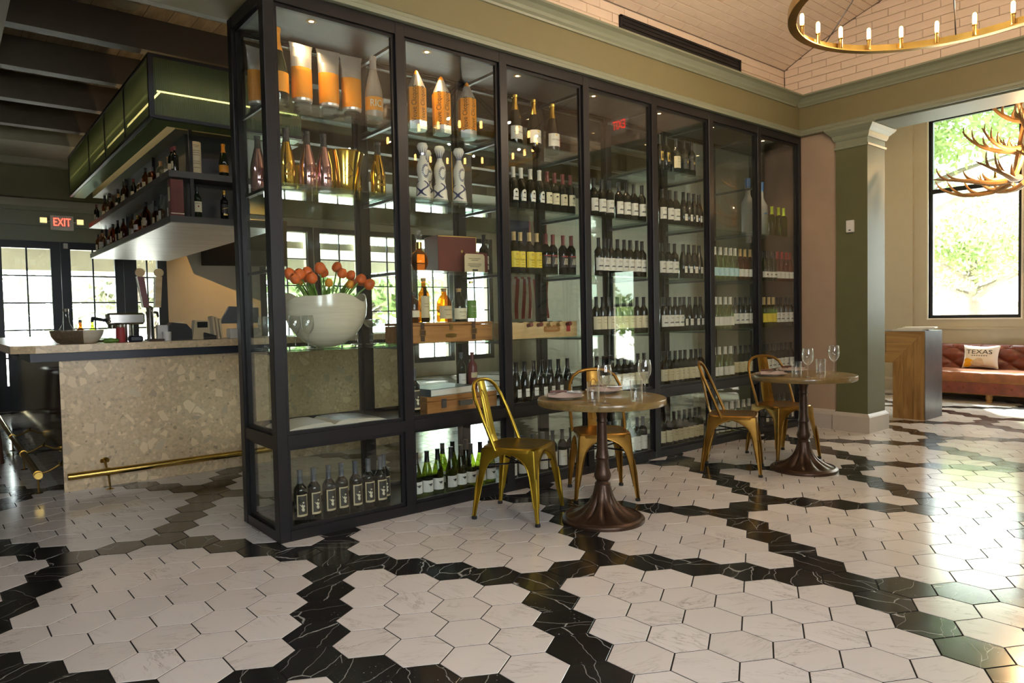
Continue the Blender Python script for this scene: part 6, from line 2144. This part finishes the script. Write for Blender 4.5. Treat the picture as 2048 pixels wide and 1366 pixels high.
# seat cushion
V = []
nx = 14
ny = 120
for i in range(ny + 1):
    y = SY0 + (SY1 - SY0) * i / ny
    for j in range(nx + 1):
        t = j / nx
        seam = .010 * (1 - abs(sin(pi * y / .36)) ** .35)
        if t < .35:
            a = t / .35 * pi / 2
            x, z = .03 - .05 * sin(a * 1.0) * 0 + (.06 - .06 * cos(a)) - .03, .27 + .125 * sin(a)
        else:
            x, z = .06 + (t - .35) / .65 * .62, .395 + .012 * sin(pi * (t - .35) / .65)
        V.append((x + seam, y, z - seam))
F = [(i * (nx + 1) + j, (i + 1) * (nx + 1) + j, (i + 1) * (nx + 1) + j + 1, i * (nx + 1) + j + 1) for i in range(ny) for j in range(nx)]
kid('seat_cushion', MB().add(V, F), 'leather_seat', sf, True, 70)
fr_ = kid('front_rail', MB().cbox(.0, .70, SY0, SY1, .10, .275, .012), 'leather', sf)
for k in range(13):
    y = SY1 - .10 - .18 * k
    if y > SY0:
        O('rail_button', bt, fr_, (-.003, y, .19)).scale = (1.4, 1.4, 1.4)
kid('nail_trim', MB().tube([(-.004, SY0, .268), (-.004, SY1, .268)], .004, 6).tube([(-.004, SY0, .108), (-.004, SY1, .108)], .004, 6), 'brass_dark', sf)
kid('arm', MB().cbox(.0, .90, SY1, SY1 + .20, .10, .64, .03), 'leather', sf)
for y in (SY1 + .05, -.80, -1.6, SY0 + .05):
    kid('turned_foot', MB().lathe([(0, 0), (.035, 0), (.038, .015), (.030, .03), (.038, .045), (.042, .06), (.038, .08), (.045, .10), (0, .10)], 16, .06, y, 0), 'oak', sf)
for y in (SY1 + .05, SY0 + .05):
    kid('turned_foot', MB().lathe([(0, 0), (.035, 0), (.038, .015), (.030, .03), (.042, .06), (.045, .12), (0, .12)], 16, .80, y, 0), 'oak', sf)
pl = thing('throw_pillow', 'white throw pillow printed TEXAS with an animal picture', 'pillow', (9.50, -.56, .405))
pl.rotation_euler = (0, radians(17), radians(0))
# local: pillow in the y-z plane, front face towards -x
def pil(y, z, s_):
    a, b = (y / .20), (z - .165) / .165
    e = max(0, (1 - a ** 4) * (1 - b ** 4))
    return s_ * .075 * e ** .6
V = []
N_ = 22
def corner(i, j):
    y = -.22 + .44 * i / N_
    z = .33 * j / N_
    # concave edges, crisp corners
    yy = y * (1 - .10 * (1 - ((z - .165) / .165) ** 2))
    zz = .165 + (z - .165) * (1 - .12 * (1 - (y / .22) ** 2))
    return yy, zz, y / .22 * .2, z
for s_ in (-1, 1):
    for i in range(N_ + 1):
        for j in range(N_ + 1):
            yy, zz, a, z = corner(i, j)
            V.append((pil(a, z, s_), yy, zz))
K = (N_ + 1) ** 2
F = []
for i in range(N_):
    for j in range(N_):
        a = i * (N_ + 1) + j
        F += [(a, a + N_ + 1, a + N_ + 2, a + 1), (K + a, K + a + 1, K + a + N_ + 2, K + a + N_ + 1)]
kid('cushion', MB().add(V, F), 'pillow_white', pl, True, 80)
def surf(y, z):
    return pil(y / .22 * .2, z, -1) - .003
def on_pillow(shapes, dy, dz):
    mb = MB()
    for TF in shapes:
        mb.add([(surf(-(x) + dy, zz + dz), -(x) + dy, zz + dz) for x, zz in TF[0]], TF[1])
    return mb
kid('lettering', on_pillow([TX['TEXAS']], 0.005, .215), 'ink', pl, False)
script = []
for k in range(7):
    x0 = -.09 + k * .028
    script.append(poly((x0, -.004), (x0 + .010, .006), (x0 + .024, .002), (x0 + .016, -.007)))
kid('script_flourish', on_pillow(script, .005, .165), 'ink', pl, False)
def blob(cx_, cz_, a, b, sd):
    pts = [(cx_ + a * cos(t) * (1 + .18 * sin(3 * t + sd)), cz_ + b * sin(t) * (1 + .15 * cos(2 * t + sd))) for t in [2 * pi * k / 20 for k in range(20)]]
    return (pts + [(cx_, cz_)], [(k, (k + 1) % 20, 20) for k in range(20)])
kid('yellow_print', on_pillow([blob(-.125, .075, .055, .055, 1), blob(-.15, .035, .04, .025, 2)], 0, 0), 'pillow_yellow', pl, False)
kid('animal_print', on_pillow([blob(-.01, .075, .075, .05, 4)], 0, 0), 'pillow_fur', pl, False)

# ================================================================== OUTSIDE
S('floor_outside', MB().box(10.2, 70, -45, 45, -.2, -.06).box(-45, 10.2, 9.05, 60, -.2, -.06).box(-45, 10.2, -50, -5.2, -.2, -.06), 'paving', None, False)
random.seed(77)
def tree(loc, R, zc, hz, leafs, label, mat, trunk_r=.18, size=.16, trunk_h=None, lean=(0, 0)):
    o = thing('tree', label, 'tree', (loc[0], loc[1], -.06), random.uniform(0, 6), 'trees outside the windows')
    T = trunk_h or zc
    mb = MB().tube([(0, 0, 0), (.05 + lean[0] * .4, .02 + lean[1] * .4, T * .5), (lean[0], lean[1], T)], [trunk_r, trunk_r * .75, trunk_r * .4], 10)
    for k in range(6):
        a = 2 * pi * k / 6 + random.uniform(-.3, .3)
        p = Vector((lean[0] * .6, lean[1] * .6, T * random.uniform(.55, .95)))
        mb.tube([p, p + Vector((cos(a) * R * .35, sin(a) * R * .35, hz * .25)), p + Vector((cos(a) * R * .75, sin(a) * R * .75, hz * .45))], [trunk_r * .4, trunk_r * .25, trunk_r * .08], 6)
    kid('trunk', mb, 'bark', o)
    V, F = [], []
    clumps = [(random.gauss(0, .5) * R * .8, random.gauss(0, .5) * R * .8, zc + random.gauss(0, .45) * hz * .8) for _ in range(38)]
    for _ in range(leafs):
        c = random.choice(clumps)
        p = Vector((c[0] + random.gauss(0, .18) * R, c[1] + random.gauss(0, .18) * R, c[2] + random.gauss(0, .16) * hz))
        u = Vector((random.gauss(0, 1), random.gauss(0, 1), random.gauss(0, 1))).normalized()
        v = u.orthogonal().normalized()
        s_ = size * random.uniform(.6, 1.3)
        n_ = len(V)
        V += [p - u * s_, p + v * s_ * .5, p + u * s_, p - v * s_ * .5]
        F.append((n_, n_ + 1, n_ + 2, n_ + 3))
    kid('foliage', MB().add(V, F), mat, o, False)
    return o
tree((19.5, 2.6), 2.7, 3.0, 1.6, 8000, 'mid-size leafy tree with thick trunk outside the lobby window', 'leaf_green', .22, .085, 2.6)
tree((15.5, 2.3), 2.6, 5.9, 1.6, 9500, 'near tree crown filling the upper lobby window', 'leaf_green', .20, .09, 5.2, (.2, .3))
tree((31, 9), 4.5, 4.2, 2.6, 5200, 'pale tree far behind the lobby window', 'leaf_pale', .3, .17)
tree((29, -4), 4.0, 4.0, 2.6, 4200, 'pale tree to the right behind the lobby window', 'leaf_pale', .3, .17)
tree((-3.2, 14.5), 2.2, 2.1, 1.4, 4200, 'bushy green tree beyond the left navy door', 'leaf_green', .15, .15)
tree((1.6, 13.0), 1.4, 3.6, 1.0, 1800, 'slim bare-limbed tree beyond the middle navy door', 'leaf_green', .12, .12, 3.2, (-.7, .2))
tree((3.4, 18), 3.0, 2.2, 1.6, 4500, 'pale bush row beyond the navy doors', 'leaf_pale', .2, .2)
tree((9.5, 17), 3.0, 2.4, 1.6, 4500, 'green tree beyond the far bar windows', 'leaf_green', .2, .2)
tree((13.2, -7.2), 1.8, 1.1, 1.0, 6000, 'dense green hedge mirrored in the fourth cabinet bay', 'leaf_green', .1, .12)
hs = thing('far_house', 'low tan house with grey shingle roof across the street', 'house', (36, 6, -.06))
kid('house_wall', MB().box(0, 6, -8, 10, 0, 1.5), 'house_wall', hs, False)
rf = kid('roof', MB().prism([(-.6, 1.45), (6.6, 1.45), (3, 3.1)], 'Y', -8.5, 10.5), 'roof_shingle', hs, False)
for k in range(4):
    kid('house_window', MB().box(-.03, .0, -5 + k * 4, -3.6 + k * 4, .5, 1.25), 'paper_white', hs, False)
# porch ceiling strip seen through the top of the far bar doors
S('ceiling_porch', MB().box(-3, 9, 9.05, 11.6, 2.62, 2.75).box(-3, 9, 11.3, 11.6, 2.25, 2.62), 'plaster_grey', None, False)

# fiddle-leaf plant right of the frame (seen mirrored in the cabinet glass)
random.seed(9)
pt = thing('fiddle_leaf_plant', 'tall fiddle-leaf fig mirrored in the middle cabinet panes', 'plant', (4.95, -2.75, 0))
kid('pot', MB().lathe([(0, 0), (.16, 0), (.17, .02), (.20, .36), (.21, .40), (.18, .40), (.175, .34), (0, .33)], 28), 'ceramic', pt)
trk = MB()
for k in range(3):
    trk.tube([(0, 0, .33), (.03 * k - .03, .03, .9), (.08 * (k - 1), .05, 1.7)], [.016, .014, .008], 7)
kid('stem', trk, 'bark', pt)
for k in range(34):
    a = random.uniform(0, 2 * pi)
    z = random.uniform(.95, 2.1)
    c = Vector((.05 * cos(a), .05 * sin(a), z))
    L = random.uniform(.22, .34)
    d = Vector((cos(a), sin(a), random.uniform(-.2, .7))).normalized()
    sd_ = Vector((-sin(a), cos(a), 0))
    V = []
    for i in range(7):
        t = i / 6
        p = c + d * (.06 + L * t) + Vector((0, 0, -.10 * t * t))
        wd = L * .30 * (sin(pi * min(1, t * .85 + .12)) ** .8) * (.75 + .35 * t)
        V += [p - sd_ * wd + Vector((0, 0, .02)), p, p + sd_ * wd + Vector((0, 0, .02))]
    F = []
    for i in range(6):
        F += [(i * 3, i * 3 + 1, i * 3 + 4, i * 3 + 3), (i * 3 + 1, i * 3 + 2, i * 3 + 5, i * 3 + 4)]
    kid('leaf', MB().add(V, F), 'fig_leaf', pt)
# warm wall washer over the bar back wall
l = bpy.data.lights.new('bar_wall_washer', 'SPOT')
l.energy = 120
l.color = (1.0, .55, .16)
l.spot_size = radians(80)
l.spot_blend = .8
lo = O('bar_wall_washer', l, None, (3.1, 7.6, 3.6))
lo.rotation_euler = Vector((-.15, .8, -1.0)).to_track_quat('-Z', 'Y').to_euler()
